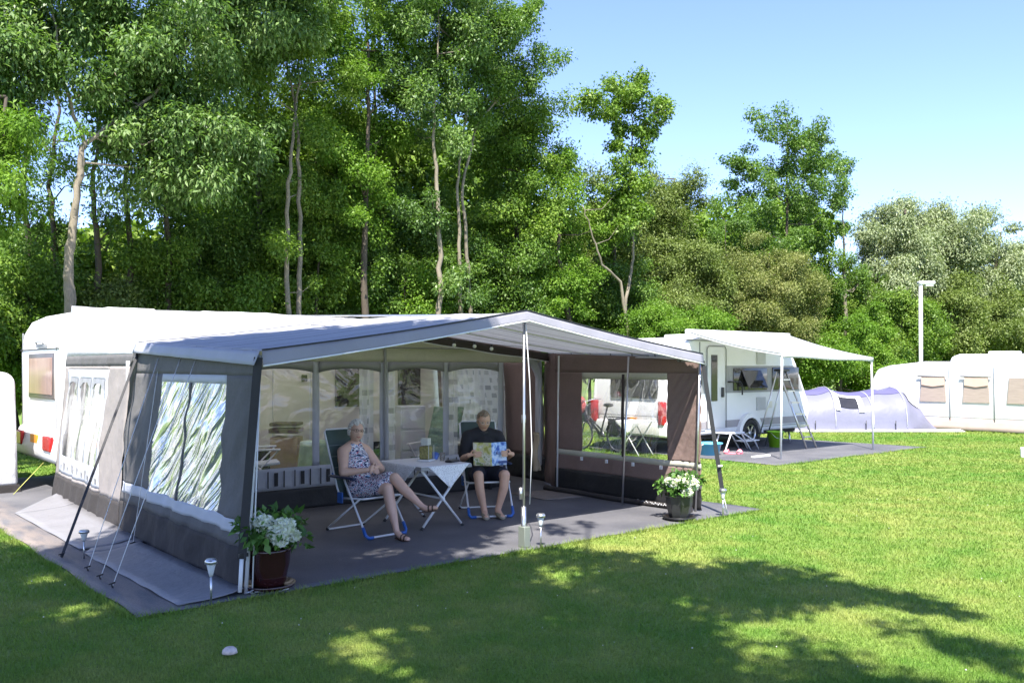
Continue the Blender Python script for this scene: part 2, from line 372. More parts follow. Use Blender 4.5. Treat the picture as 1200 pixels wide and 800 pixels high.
# mown grass blades: one uncountable mass
def grass_blades():
    rng = np.random.default_rng(4)
    N = 420000
    d = 5.0 + (26-5.0)*rng.random(N)**1.7; u = (rng.random(N)*1260 - 630)/F
    x = CAMX + d*(FW[0] + u*RT[0]); y = CAMY + d*(FW[1] + u*RT[1])
    keep = ~((x > -.62) & (x < 7.27) & (y > -.09) & (y < 10.0)) & ~((x > 11.95) & (x < 17.9) & (y > 2.85) & (y < 8))
    x = x[keep]; y = y[keep]; d = d[keep]; N = len(x)
    h = (.014 + .017*rng.random(N)) * np.clip(1 + (d-6)*.012, 1, 1.25); wd = .0022 + .0009*np.clip(d-5, 0, 12)
    a = rng.random(N)*2*np.pi; b = rng.random(N)*2*np.pi; le = h*(.2+.9*rng.random(N))
    ca, sa = np.cos(a)*wd, np.sin(a)*wd
    v = np.zeros((N, 3, 3), np.float32)
    v[:, 0] = np.stack([x-ca, y-sa, np.full(N, -.006)], 1); v[:, 1] = np.stack([x+ca, y+sa, np.full(N, -.006)], 1)
    v[:, 2] = np.stack([x+np.cos(b)*le, y+np.sin(b)*le, h], 1)
    me = bpy.data.meshes.new('grass_blades'); me.vertices.add(N*3); me.vertices.foreach_set('co', v.ravel())
    me.loops.add(N*3); me.loops.foreach_set('vertex_index', np.arange(N*3, dtype=np.int32))
    me.polygons.add(N); me.polygons.foreach_set('loop_start', np.arange(0, N*3, 3, dtype=np.int32)); me.polygons.foreach_set('loop_total', np.full(N, 3, np.int32))
    me.update(); t = me.attributes.new('tint', 'FLOAT', 'FACE'); t.data.foreach_set('value', rng.random(N).astype(np.float32))
    m = bpy.data.materials.new('grass_blade'); m.use_nodes = True; nn = m.node_tree.nodes; l = m.node_tree.links; p = nn['Principled BSDF']
    at_ = nn.new('ShaderNodeAttribute'); at_.attribute_name = 'tint'
    tc = nn.new('ShaderNodeTexCoord')
    def NN(s, dd):
        q = nn.new('ShaderNodeTexNoise'); q.inputs['Scale'].default_value = s; q.inputs['Detail'].default_value = dd; l.new(tc.outputs['Object'], q.inputs[0]); return q
    A = NN(.35, 3); B = NN(2.2, 5)
    m1 = nn.new('ShaderNodeMath'); m1.operation = 'MULTIPLY_ADD'; m1.inputs[1].default_value = .5; l.new(B.outputs[0], m1.inputs[0])
    m0 = nn.new('ShaderNodeMath'); m0.operation = 'MULTIPLY'; m0.inputs[1].default_value = .5; l.new(A.outputs[0], m0.inputs[0]); l.new(m0.outputs[0], m1.inputs[2])
    r = nn.new('ShaderNodeValToRGB'); e = r.color_ramp.elements
    e[0].position = .36; e[0].color = (.11, .25, .03, 1); e[1].position = .72; e[1].color = (.35, .37, .10, 1); z = e.new(.5); z.color = (.195, .295, .05, 1)
    l.new(m1.outputs[0], r.inputs[0])
    mr = nn.new('ShaderNodeMapRange'); mr.inputs[3].default_value = .78; mr.inputs[4].default_value = 1.22; l.new(at_.outputs['Fac'], mr.inputs[0])
    vm = nn.new('ShaderNodeVectorMath'); vm.operation = 'SCALE'; l.new(r.outputs[0], vm.inputs[0]); l.new(mr.outputs[0], vm.inputs['Scale'])
    l.new(vm.outputs[0], p.inputs['Base Color']); p.inputs['Roughness'].default_value = .6; p.inputs['Specular IOR Level'].default_value = .3
    ts = nn.new('ShaderNodeBsdfTranslucent'); l.new(vm.outputs[0], ts.inputs[0]); ms = nn.new('ShaderNodeMixShader'); ms.inputs[0].default_value = .35
    l.new(p.outputs[0], ms.inputs[1]); l.new(ts.outputs[0], ms.inputs[2]); l.new(ms.outputs[0], nn['Material Output'].inputs[0])
    me.materials.append(m)
    o = bpy.data.objects.new('grass', me); COL.objects.link(o)
    tag(o, 'short mown lawn grass around the awning', 'grass', kind='stuff')
grass_blades()
def edge_tufts():
    rng = np.random.default_rng(8); P = []
    for (x0, y0), (x1, y1), n_ in (((-.62, -.1), (7.3, -.1), 5200), ((-.63, -.1), (-.63, 6.5), 3600), ((7.3, -.1), (7.3, 5), 1800), ((11.93, 2.8), (17.9, 2.8), 1500)):
        t = rng.random(n_); j = rng.normal(0, .02, n_); k = (rng.random(n_) < .55 + .4*np.sin(t*37)*np.sin(t*91))
        if x1 != x0: a = np.stack([x0+(x1-x0)*t, y0 + j - .02], 1)
        else: a = np.stack([x0 + (j - .02)*(1 if x0 < 0 else -1), y0+(y1-y0)*t], 1)
        P.append(a[k])
    P = np.concatenate(P); N = len(P); h = .03 + .045*rng.random(N)**2; a = rng.random(N)*2*np.pi; b = rng.random(N)*2*np.pi
    v = np.zeros((N, 3, 3), np.float32); w_ = .004; ca, sa = np.cos(a)*w_, np.sin(a)*w_
    v[:, 0] = np.stack([P[:, 0]-ca, P[:, 1]-sa, np.full(N, -.005)], 1); v[:, 1] = np.stack([P[:, 0]+ca, P[:, 1]+sa, np.full(N, -.005)], 1); v[:, 2] = np.stack([P[:, 0]+np.cos(b)*h*.7, P[:, 1]+np.sin(b)*h*.7, h], 1)
    me = bpy.data.meshes.new('edge_grass'); me.from_pydata(v.reshape(-1, 3).tolist(), [], [(3*i, 3*i+1, 3*i+2) for i in range(N)])
    t = me.attributes.new('tint', 'FLOAT', 'FACE'); t.data.foreach_set('value', rng.random(N).astype(np.float32)); me.materials.append(bpy.data.materials['grass_blade'])
    o = bpy.data.objects.new('edge_grass', me); COL.objects.link(o); tag(o, 'longer unmown grass tufts along the edges of the groundsheets', 'grass', kind='stuff')
    # clover heads scattered thinly in the lawn
    b = MB(); rg = random.Random(3)
    for i in range(80):
        d = rg.uniform(5.4, 13); q = at(rg.uniform(0, 1200), 430, d)
        if -.65 < q.x < 7.3 and -.12 < q.y < 8: continue
        b.ball((q.x, q.y, .03), (rg.uniform(.003, .006),)*3, 6, 4)
    tag(b.build('clover_flowers', mat('clover_white', (.5, .5, .42), .8), None), 'tiny white clover heads scattered through the lawn', 'clover', kind='stuff')
edge_tufts()

# dark groundsheet under the awning, edge slightly rippled
gs = MB()
def gsP(u, v):
    e = .012*math.sin(u*9)+.01*math.sin(u*3.1+1) if v < 0 else 0
    return (u + (.02*math.sin(v*4) if u < -.5 or u > 7.2 else 0), v + e, .006 + .004*noise.noise(Vector((u*2, v*2, 3))))
gs.sheet(gsP, -.6, 7.26, -.07, 9.8, 60, 60)
o = gs.build('groundsheet', pattern_mat('woven_groundsheet', 'mat'), solid=.006)
tag(o, 'dark woven groundsheet spread under the big grey awning, soiled along its left edge', 'groundsheet')
gs2 = MB(); gs2.sheet(lambda u, v: (u + .25*(5.6-v)/2.7*(1 if u > 17 else 0), v + .03*math.sin(u*2.3), .008+.004*noise.noise(Vector((u*2, v*2, 9)))), 11.95, 17.7, 2.8, 7.8, 40, 20)
o = gs2.build('groundsheet', pattern_mat('woven_groundsheet_far', 'mat'), solid=.006)
tag(o, 'dark groundsheet under the white roll-out canopy of the far caravan', 'groundsheet')

# ------------------------------------------------------------------ the awning
aw = thing('caravan_awning', 'large grey and brown caravan awning with white roof and open porch where two people sit', 'awning', (3.4, 3.5, 0))
lerp = lambda a, b, t: a + (b-a)*t
def roof_z(x, y):
    if y <= 3.65:
        t = max(0, y)/3.65; xl, xr = lerp(.40, .58, t), lerp(6.42, 6.9, t); zl, zm, zr = lerp(1.98, 2.13, t), lerp(2.42, 2.5, t), lerp(2.01, 2.08, t)
    else:
        t = (y-3.65)/3.47; xl, xr = lerp(.58, .76, t), lerp(6.9, 7.25, t); zl, zm, zr = lerp(2.13, 2.72, t), lerp(2.5, 2.74, t), lerp(2.08, 2.7, t)
    xm = 3.25
    s = (x-xl)/(xm-xl) if x < xm else (xr-x)/(xr-xm)
    s = min(1, max(0, s))
    return (lerp(zl, zm, s) if x < xm else lerp(zr, zm, s)) - .02*math.sin(s*math.pi)
def roof_edges(y):
    if y <= 3.65: t = max(0, y)/3.65; return lerp(.40, .58, t), lerp(6.42, 6.9, t)
    t = (y-3.65)/3.47; return lerp(.58, .76, t), lerp(6.9, 7.25, t)
def yf(x, y): return y + .24*max(0, (x-3.25)/3.15)*max(0, 1-y/3.65)
def RP(u, v, dz=0):
    xl, xr = roof_edges(v); x = xl + (xr-xl)*u
    return (x, yf(x, v), roof_z(x, v) + dz + .006*noise.noise(Vector((x*2.5, v*1.5, 2))) - .012*abs(math.sin(v*math.pi/1.22))*(1 if .03 < u < .97 else 0))
b = MB(); b.sheet(RP, 0, 1, 0, 3.66, 48, 24); croof = b.build('canopy_roof', M['canopy'], aw, solid=.003)
b = MB(); b.sheet(lambda u, v: RP(u, v, .012), 0, 1, 3.58, 7.12, 48, 24); mroof = b.build('main_roof', M['roofw'], aw, solid=.003)
# fascia following the front edge, with white piping below and dark beading above
def FX(u): return .40 + 6.02*u
def FP(u, v):
    x = FX(u); return (x, yf(x, 0) -.012 - .03*(1-v) + .006*math.sin(x*11)*(1-v), roof_z(x, 0) - (.125 - .02*math.sin(u*math.pi))*(1-v) + .004)
b = MB(); b.sheet(FP, 0, 1, 0, 1, 80, 4); fas = b.build('front_fascia', M['fascia'], aw, solid=.003)
b = MB(); b.tube([Vector(FP(i/40, 0)) for i in range(41)], .008, 6); b.build('piping', M['alu'], fas)
b = MB(); b.tube([Vector(FP(i/40, 1)) + Vector((0, -.004, .006)) for i in range(41)], .007, 6); b.build('beading', M['plastic'], fas)
def SV(xoff, x_at, y0, y1, h):
    return lambda u, v: (x_at(u) + xoff*(1-v) , lerp(y0, y1, 0)*0 + u, roof_z(x_at(u), u) - h*(1-v) + .003)
b = MB(); b.sheet(lambda u, v: (roof_edges(u)[0] - .012 - .05*(1-v) + .006*math.sin(u*9)*(1-v), u, roof_z(roof_edges(u)[0], u) - .115*(1-v)), 0, 3.66, 0, 1, 40, 3)
b.build('side_valance', M['valance'], aw, solid=.003)
b = MB(); b.sheet(lambda u, v: (roof_edges(u)[1] + .02*(1-v), yf(6.4, u), roof_z(roof_edges(u)[1], u) - .10*(1-v)), 0, 3.66, 0, 1, 40, 3)
b.build('side_valance', M['canopy'], aw, solid=.003)
# dark valance on the front edge of the main roof, below the canopy
def VP(u, v): x = .6 + 6.28*u; return (x, 3.575, roof_z(x, 3.6) - .02 - .115*(1-v) - .012*abs(math.sin(x*3))*(1-v))
b = MB(); b.sheet(VP, 0, 1, 0, 1, 70, 3); vl = b.build('inner_valance', M['dkbrown'], aw, solid=.003)
b = MB(); b.tube([Vector(VP(i/60, 0)) for i in range(61)], .008, 6); b.build('piping', M['alu'], vl)

def wr(a, b_, amp=.012, s=3.0):
    return amp*(noise.noise(Vector((a*s, b_*s*.6, 1.7))) + .5*noise.noise(Vector((a*s*2.7+b_*s*1.5, b_*s, 5.1))))
# --- left canopy wall
def LTOP(y): return roof_z(roof_edges(y)[0], y) - .01
def PL(y, z):
    t = (y-.1)/3.53; x0 = .27 + .05*t
    k = (roof_edges(y)[0] + .012 - x0)/LTOP(y)
    return (x0 + z*k - wr(y, z, .045, 2.6)*min(1, max(0, (1.95-z)*1.5)) - .012*math.sin((z*1.4 + y*1.1)*14 + 3*math.sin(y*2))*math.exp(-((z-1.0)**2))*(.55), y, z)
def wallmesh(P, y0, y1, z0, z1, ny, nz, holes=(), top=None):
    b = MB()
    if top: b.sheet(lambda u, v: P(u, z0 + (v)*(top(u)-z0)), y0, y1, 0, 1, ny, nz)
    else: b.sheet(P, y0, y1, z0, z1, ny, nz, holes)
    return b
lw = wallmesh(PL, .1, 3.6, .37, 1.78, 60, 30, [(.78, 2.6, .47, 1.78), (0, 9, .47, .58)])
lw.sheet(lambda u, v: PL(u, 1.78 + v*(LTOP(u)-1.78)), .1, 3.6, 0, 1, 60, 6)
lwall = lw.build('left_porch_wall', M['grey'], aw, solid=.003)
b = wallmesh(PL, .1, 3.6, .47, .58, 60, 4); b.sheet(PL, .78, 2.6, 1.70, 1.78, 30, 2); b.build('band', M['band'], lwall, solid=.004)
b = wallmesh(PL, .1, 3.6, 0.0, .37, 60, 8); b.build('skirt', M['skirt'], lwall, solid=.003)
b = wallmesh(PL, .78, 2.6, .58, 1.70, 40, 24); b.build('window_pane', M['crink'], lwall)
b = wallmesh(PL, 1.69, 1.75, .58, 1.70, 2, 24); bb = b.build('mullion', M['grey'], lwall, solid=.012)
b = MB()
b.sheet(lambda u, v: (lerp(-.27, .26, v) + .01*noise.noise(Vector((u*3, v, 0))), u + .0*v, .02 + .012*noise.noise(Vector((u*2.5, v*2, 4))) + .05*v**3), .02, 2.55, 0, 1, 30, 6)
b.sheet(lambda u, v: (lerp(-.27+.55*(u-2.55)/1.08, .29, v), u, .02 + .01*noise.noise(Vector((u*2.5, v*2, 4))) + .05*v**3), 2.55, 3.6, 0, 1, 12, 6)
b.build('mud_flap', M['flap'], lwall, solid=.004)
# --- left main wall
def PM(y, z):
    t = (y-3.62)/3.5
    return (.33 + .17*t + z*.1 - wr(y, z, .035, 2.6) - .006*math.sin(y*17+z*5), y, z)
mw = wallmesh(PM, 3.62, 7.12, .33, 1.86, 50, 30, [(4.62, 6.9, .38, 1.82)])
mwall = mw.build('left_main_wall', M['beige'], aw, solid=.003)
b = MB(); b.sheet(lambda u, v: PM(u, lerp(1.86, 2.0, v)), 3.62, 7.12, 0, 1, 40, 3); b.build('top_band', M['grey'], mwall, solid=.003)
b = MB(); b.sheet(lambda u, v: Vector(PM(u, 2.0)).lerp(Vector((roof_edges(u)[0], u, roof_z(roof_edges(u)[0], u)+.012)), v), 3.62, 7.12, 0, 1, 40, 8); b.build('gable', M['gable'], mwall, solid=.003)
b = wallmesh(PM, 3.62, 7.12, 0.0, .33, 50, 8); b.build('skirt', M['skirt'], mwall, solid=.003)
frm = wallmesh(PM, 4.62, 6.9, .38, 1.82, 40, 30, [(4.72, 5.36, .62, 1.7), (5.46, 6.1, .62, 1.7), (6.2, 6.8, .62, 1.7)])
wf = frm.build('window', M['band'], mwall, solid=.006)
b = MB()
for y0, y1 in ((4.72, 5.36), (5.46, 6.1), (6.2, 6.8)): b.sheet(PM, y0, y1, .62, 1.7, 8, 8)
b.build('pane', M['flat'], wf)
b = MB()
def CP(u, v): return (PM(u, v)[0] + .08 + .02*math.sin(u*38), u, v)
b.sheet(CP, 4.65, 6.86, .5, 1.76, 120, 12); b.build('curtain', M['curtain'], wf)
b = MB()
for y0, y1 in ((4.72, 5.36), (5.46, 6.1), (6.2, 6.8)):
    b.sheet(lambda u, v, y0=y0, y1=y1: (PM(u, lerp(1.70-.05-.07*(abs((u-y0)/(y1-y0)*2-1))**2, 1.705, v))[0]-.008, u, lerp(1.70-.05-.07*(abs((u-y0)/(y1-y0)*2-1))**2, 1.705, v)), y0-.02, y1+.02, 0, 1, 14, 2)
for i in range(11):
    y = 4.72 + i*.2
    p = PM(y, .5); b.box((p[0]-.012, y, .47 + .02*(i % 2)), (.004, .035 if i % 3 else .06, .1 if i % 2 else .06))
b.build('decor', M['trim'], wf)
b = MB()
b.sheet(lambda u, v: (lerp(-.25+.0*u, .34+.16*(u-3.62)/3.5, v) - .35*max(0, (u-5.7))*0, u + .25*(1-v)*0, .02 + .06*v**3 + .012*noise.noise(Vector((u*2, v*2, 8)))), 2.8, 5.75, 0, 1, 36, 6)
b.sheet(lambda u, v: (lerp(-.25 + .75*(u-5.75)/1.4, .45+.06*(u-5.75), v), u, .02 + .06*v**3), 5.75, 7.1, 0, 1, 16, 6)
b.build('mud_flap', M['flap'], mwall, solid=.004)
# --- inner front wall of the main tent
def PI(x, z): return (x, 3.8 + wr(x, z, .012, 2.5), z)
holes = [(.95, 1.83, .56, 1.92), (1.93, 2.85, .56, 1.92), (2.95, 3.88, .56, 1.92), (4.02, 4.96, .56, 1.92), (5.06, 5.99, .56, 1.92)]
b = wallmesh(PI, .5, 6.1, .56, 1.92, 70, 24, holes)
iw = b.build('inner_front_wall', M['band'], aw, solid=.006)
b = MB(); b.sheet(lambda u, v: PI(u, lerp(1.92, roof_z(u, 3.66)-.01, v)), .62, 6.88, 0, 1, 70, 8); b.build('upper_panel', M['inner'], iw, solid=.003)
b = MB(); b.tube([(x, 3.785, 2.12) for x in (.7, 3.2, 6.7)], .008, 6); b.build('seam', M['trim'], iw)
b = wallmesh(PI, .5, 6.1, .28, .56, 70, 5); b.build('lower_panel', M['band'], iw, solid=.003)
b = wallmesh(PI, .5, 6.1, 0, .28, 70, 6); b.build('skirt', M['iskirt'], iw, solid=.003)
b = MB()
for x0, x1, _, _ in holes:
    def AP(u, v, x0=x0, x1=x1):
        s = abs((u-x0)/(x1-x0)*2-1); lo = 1.83 - .05*s**2.2
        return (u, 3.79, lerp(lo, 1.925, v))
    b.sheet(AP, x0-.01, x1+.01, 0, 1, 16, 2)
b.build('arched_valance', M['trim'], iw, solid=.003)
b = MB()
for h in holes: b.sheet(PI, h[0], h[1], h[2], h[3], 12, 14)
b.build('window_pane', M['pvc'], iw)
b = MB()
for i in range(14):
    x = .85 + i*.37
    b.box((x, 3.776, .42), (.05, .005, .17)); b.box((x-.11, 3.776, .42), (.014, .005, .21)); b.box((x+.11, 3.776, .42), (.014, .005, .21))
b.build('printed_stripes', M['iskirt'], iw)
b = MB(); b.box((3.95, 3.77, 1.2), (.035, .01, 1.9)); b.build('zip', M['trim'], iw)
# door flap tied back, seen edge on at the right end of the inner wall
b = MB()
def DF(u, v):
    z = lerp(.3, 2.02, v); k = max(0, (z-1.6)/.42)
    return (6.74 - .28*k**2*(1-u) + .12*u + .02*math.sin(u*12+z*2), 3.76 - .1*math.sin(u*6.28), z)
b.sheet(DF, 0, 1, 0, 1, 12, 20); b.build('door_flap', M['band'], aw, solid=.006)
# --- right canopy wall (brown)
def PR(y, z):
    t = (y-.35)/2.75
    return (6.50 + .06*t - z*.0 + wr(y, z, .03, 2.0) + .013*math.sin((y*1.5 + z*1.0)*30 + 2*math.sin(z*4))*math.exp(-((y-.4)/.45)**2), y, z)
b = wallmesh(PR, .32, 3.12, .33, 1.77, 110, 60, [(.88, 2.52, .62, 1.77), (0, 9, .54, .62)])
b.sheet(lambda u, v: PR(u, lerp(1.77, roof_z(6.5, u)-.05, v)), .32, 3.12, 0, 1, 60, 5)
rwall = b.build('right_porch_wall', M['brown'], aw, solid=.003)
b = wallmesh(PR, .32, 3.12, .54, .62, 50, 2); b.sheet(PR, .88, 2.52, 1.68, 1.77, 30, 2); b.build('band', M['inner'], rwall, solid=.004)
b = wallmesh(PR, .32, 3.12, 0.02, .33, 50, 6); b.build('skirt', M['iskirt'], rwall, solid=.003)
b = wallmesh(PR, .88, 2.52, .62, 1.68, 30, 20); b.build('window_pane', M['flat'], rwall)
b = wallmesh(PR, 1.67, 1.72, .6, 1.75, 2, 16); b.build('mullion', M['dkbrown'], rwall, solid=.01)
b = MB(); b.tube([(6.32 + .03*math.sin(y*3), y, .045) for y in [.35+.25*i for i in range(12)]], .035, 8); b.build('rolled_mud_flap', M['skirt'], rwall)
b = MB()
for i in range(26):                       # small printed lettering on the rolled flap
    b.box((6.284 + .02*random.Random(i).random(), .62 + i*.026, .055 + .008*((i*7) % 3)), (.004, .014, .012 + .01*((i*5) % 2)))
b.build('printed_lettering', M['alu'], rwall)
for y in (.95, 1.45, 1.95, 2.45): MB().box((6.46, y, .52), (.02, .04, .05)).build('toggle', M['alu'], rwall)
# --- right main wall (brown) with curtained window, seen from inside
def PW(y, z):
    t = (y-3.82)/3.3
    return (7.02 + .3*t - z*.06 + wr(y, z, .02, 2), y, z)
b = wallmesh(PW, 3.82, 7.12, .4, 1.95, 40, 20, [(4.9, 6.75, .6, 1.85)])
b.sheet(lambda u, v: PW(u, lerp(1.95, roof_z(roof_edges(u)[1], u)-.0, v)), 3.82, 7.12, 0, 1, 40, 5)
mr = b.build('right_main_wall', M['brown'], aw, solid=.003)
b = wallmesh(PW, 3.82, 7.12, 0, .4, 40, 5); b.build('skirt', M['iskirt'], mr, solid=.003)
b = wallmesh(PW, 4.9, 6.75, .6, 1.85, 20, 12); b.build('window_pane', M['pvc'], mr)
b = MB(); b.sheet(lambda u, v: (PW(u, v)[0] - .09 + .025*math.sin(u*34), u + .0*v, v), 4.75, 6.9, .45, 1.95, 120, 10); b.build('curtain', M['curtain'], mr)
b = MB(); b.sheet(lambda u, v: (lerp(6.56, 7.0, u) + .02*math.sin(u*15), lerp(3.1, 3.86, u), lerp(0.02, roof_z(6.8, 3.6)-.03, v)), 0, 1, 0, 1, 16, 8); b.build('link_panel', M['brown'], aw, solid=.003)
# voile curtains hanging inside the inner wall
b = MB()
for x0, x1, sl in ((3.62, 3.84, 0), (4.05, 4.22, 0), (5.12, 5.3, .0)):
    b.sheet(lambda u, v, x0=x0, x1=x1: (u, 3.92 + .02*math.sin(u*60), v), x0, x1, .5, 1.9, 20, 8)
b.build('curtain', M['curtain'], iw)
# --- poles
def pole(name, a, c, r=.0125, m='steel', n=10):
    b = MB(); b.tube([a, c], r, n); return b.build(name, M[m], aw)
p = pole('centre_pole', (3.28, .06, 0.02), (3.25, .02, 2.39), .014)
b = MB(); b.tube([(3.28, .06, .02), (3.28, .06, .42)], .027, 10); b.tube([(3.275, .055, 1.28), (3.275, .055, 1.36)], .024, 10); b.tube([(3.24, .06, .5), (3.24, .06, .62)], .02, 8); b.build('clamp', M['steel'], p)
b = MB(); b.tube([(3.31, .0, .45), (3.33, -.01, 1.0), (3.31, 0, 1.7), (3.25, 0, 2.38)], .005, 6); b.build('cord', M['rope'], p)
b = MB(); b.bb(3.24, 3.32, .0, .10, .01, .22); b.build('pole_foot', mat('grey_green_plastic', (.16, .18, .15), .5), p, bevel=.006)
b = MB(); b.lathe([(.03, .01), (.03, .04), (.013, .07), (.013, .1)], (3.28, .06, 0)); b.build('base_plate', M['plastic'], p)
pole('corner_pole', (.30, .07, 0), (.42, .06, 1.95), .016, 'alu')
pole('corner_pole', (.34, .035, .02), (.41, .03, 1.88), .006, 'rope')
pole('corner_pole', (6.44, .36, 0), (6.40, .26, 1.97), .014)
pole('rear_porch_pole', (6.54, 3.06, 0), (6.54, 3.02, 2.02), .014, 'alu')
pole('side_pole', (6.15, 1.36, 0.01), (6.34, 1.42, 1.99), .013)
pole('side_pole', (.5, 3.66, 0), (.66, 3.66, 2.1), .013)
pole('ridge_pole', (3.25, .03, 2.375), (3.25, 7.1, 2.68), .014)
pole('roof_pole', (6.36, .28, 1.96), (6.86, 3.6, 2.02), .013)
pole('roof_pole', (.45, .1, 1.93), (.62, 3.6, 2.07), .013)
for y in (1.25, 2.45):
    b = MB(); b.tube([(roof_edges(y)[0]+.03 + (roof_edges(y)[1]-roof_edges(y)[0]-.06)*i/20, y, roof_z(roof_edges(y)[0]+.03+(roof_edges(y)[1]-roof_edges(y)[0]-.06)*i/20, y)-.035) for i in range(21)], .009, 6); b.build('roof_pole', M['steel'], aw)
# --- straps, guy lines and pegs
def strap(name, a, c, wdt=.05, thick=.004, m='black', parent=aw, side=None):
    a, c = Vector(a), Vector(c); t = (c-a).normalized(); s = Vector(side or (1, -.7, 0)); s = (s - t*s.dot(t)).normalized(); nrm = t.cross(s)
    b = MB(); vs = []
    for p in (a, c):
        for i, j in ((-.5, -.5), (.5, -.5), (.5, .5), (-.5, .5)): vs.append(p + s*i*wdt + nrm*j*thick)
    b.add(vs, [(0, 1, 2, 3)[::-1], (4, 5, 6, 7), (0, 1, 5, 4), (1, 2, 6, 5), (2, 3, 7, 6), (3, 0, 4, 7)])
    return b.build(name, M[m], parent)
ts = strap('storm_strap', (.385, .02, 1.93), (.235, .0, .30), .07)
b = MB(); b.tube([(.235, 0, .31), (.215, -.01, .05)], .017, 8); b.build('tension_spring', M['alu'], ts)
b = MB(); b.box((.25, .0, .34), (.08, .02, .03)); b.build('buckle', M['plastic'], ts, bevel=.004)
ts = strap('storm_strap', (6.40, .22, 1.93), (6.50, -.02, .25), .055)
b = MB(); b.tube([(6.50, -.02, .25), (6.47, -.03, .15), (6.56, -.04, .02)], .006, 6); b.tube([(6.50, -.02, .25), (6.54, -.03, .14), (6.56, -.04, .02)], .006, 6); b.build('tension_spring', M['alu'], ts)
b = MB(); b.box((6.47, .0, .62), (.07, .02, .02)); b.build('buckle', M['alu'], ts)
def gl(a, c, m='rope', r=.004, w_=None):
    if w_: o = strap('storm_strap', a, c, w_)
    else: b = MB(); b.tube([a, c], r, 6); o = b.build('guy_line', M[m], aw)
    c = Vector(c); b = MB(); b.tube([c + Vector((.01, 0, -.02)), c + Vector((-.01, 0, .03))], .007, 6); b.tube([c + Vector((-.03, 0, .025)), c + Vector((.025, 0, .035))], .007, 6); b.build('peg', M['plastic'], o)
gl((.585, 3.62, 2.03), (-.48, 2.55, .015), w_=.028)
gl((.55, 2.85, 1.97), (-.45, 1.78, .015)); gl((.51, 2.1, 1.95), (-.46, 1.36, .015)); gl((.49, 1.65, 1.93), (-.47, .98, .015))
gl((.54, 2.8, 1.96), (.2, 2.6, .03), r=.0035)
# canopy eyelets and hooks at left eave
b = MB()
for y in (3.55, 2.8, 2.1, 1.6): b.box((.53 - .02*(3.5-y)/3, y, 1.99), (.02, .05, .03))
b.build('hook', M['plastic'], aw)
ch = MB()
for i in range(9):
    p = Vector((.30 + .035*i, .02 - .012*i, .03)); a = i % 2
    ch.tube([p + (Vector((math.cos(t)*.026, 0, math.sin(t)*.014)) if a else Vector((math.cos(t)*.026, math.sin(t)*.014, 0))) for t in [k*math.pi/4 for k in range(8)]], .004, 5, closed=True)
tag(ch.build('chain', M['steel'], None, off=(.3, 0, 0)), 'short steel chain lying at the left front foot of the awning', 'chain').location = (.3, 0, 0)

# string of bulbs under the porch roof
sl = thing('string_lights', 'string of small round bulbs hung under the awning porch roof', 'lights', (3.4, 2.6, 2.2))
pts = [(2.2, 2.6, 2.34), (2.8, 2.6, 2.33), (3.4, 2.6, 2.335), (3.76, 2.6, 2.25), (4.27, 2.6, 2.2), (4.61, 2.6, 2.19), (4.9, 2.6, 2.16), (5.6, 2.7, 2.13)]
b = MB(); b.tube(pts, .004, 5); b.build('cable', M['plastic'], sl)
for q in pts[1:7]:
    b = MB(); b.lathe([(.001, 0), (.016, -.004), (.016, -.035), (.012, -.04)], q, 10); k = b.build('socket', M['plastic'], sl)
    b = MB(); b.ball(Vector(q) + Vector((0, 0, -.062)), .026, 10, 8); b.build('bulb', mat('bulb_glass', (.8, .8, .78), .1, var=.01), k)

# ------------------------------------------------------------------ left caravan
c1 = thing('caravan', 'white caravan with orange number plate standing behind the big grey awning', 'caravan', (4, 8.4, 0))
b = MB(); b.prism([(.74, .5), (.62, .66), (.61, 2.1), (.65, 2.38), (.76, 2.58), (.98, 2.69), (7.4, 2.71), (7.9, 2.3), (8.0, .9), (7.8, .5)], 1, 7.2, 9.62)
b.build('body', M['white'], c1, bevel=.09, seg=4)
b = MB(); b.bb(.596, .62, 7.24, 9.58, 2.115, 2.13); b.build('trim_strip', M['dirt'], c1)
b = MB(); b.bb(.59, .63, 7.42, 9.0, 1.37, 2.06); wn = b.build('rear_window', mat('window_surround', (.1, .085, .08), .3), c1, bevel=.06, seg=3)
b = MB(); b.bb(.58, .589, 7.5, 8.92, 1.44, 1.99); b.build('pane', mat('curtained_window', (.33, .2, .165), .12, var=.25, scale=3, stretch=(1, 3, .6), spec=.8), wn, bevel=.004)
b = MB(); b.bb(.585, .61, 7.9, 8.5, 2.15, 2.2); b.tube([(.585, 8.0, 2.2), (.56, 8.0, 2.23), (.56, 8.4, 2.23), (.585, 8.4, 2.2)], .012, 6); b.build('grab_handle', M['trim'], c1)
b = MB(); b.prism([(.70, .40), (.54, .48), (.52, .62), (.58, .86), (.62, .92), (.8, .92), (.8, .4)], 1, 7.18, 9.66); b.build('bumper', mat('pale_grey_bumper', (.62, .62, .63), .45), c1, bevel=.05, seg=3)
for y0, y1 in ((7.28, 7.72), (9.1, 9.5)):
    b = MB(); b.bb(.5, .56, y0, y1, .62, .84); b.build('tail_light', M['red'], c1, bevel=.02)
b = MB(); b.bb(.535, .56, 8.2, 8.62, .69, .82); pl = b.build('number_plate', M['orange'], c1, bevel=.005)
for y in (7.6, 8.9):
    b = MB(); b.bb(3.6, 4.3, y-.09, y+.09, .3, .36)
    b.build('axle', M['dirt'], c1)
for y in (7.35, 9.45):
    b = MB(); b.lathe([(.19, -.1), (.31, -.1), (.33, -.07), (.33, .07), (.31, .1), (.19, .1)], (0, 0, 0), 28)
    o = b.build('wheel', M['rubber'], c1, off=(0, 0, 0)); o.location = (0.0, y-8.4, .33); o.rotation_euler = (R(90), 0, 0)
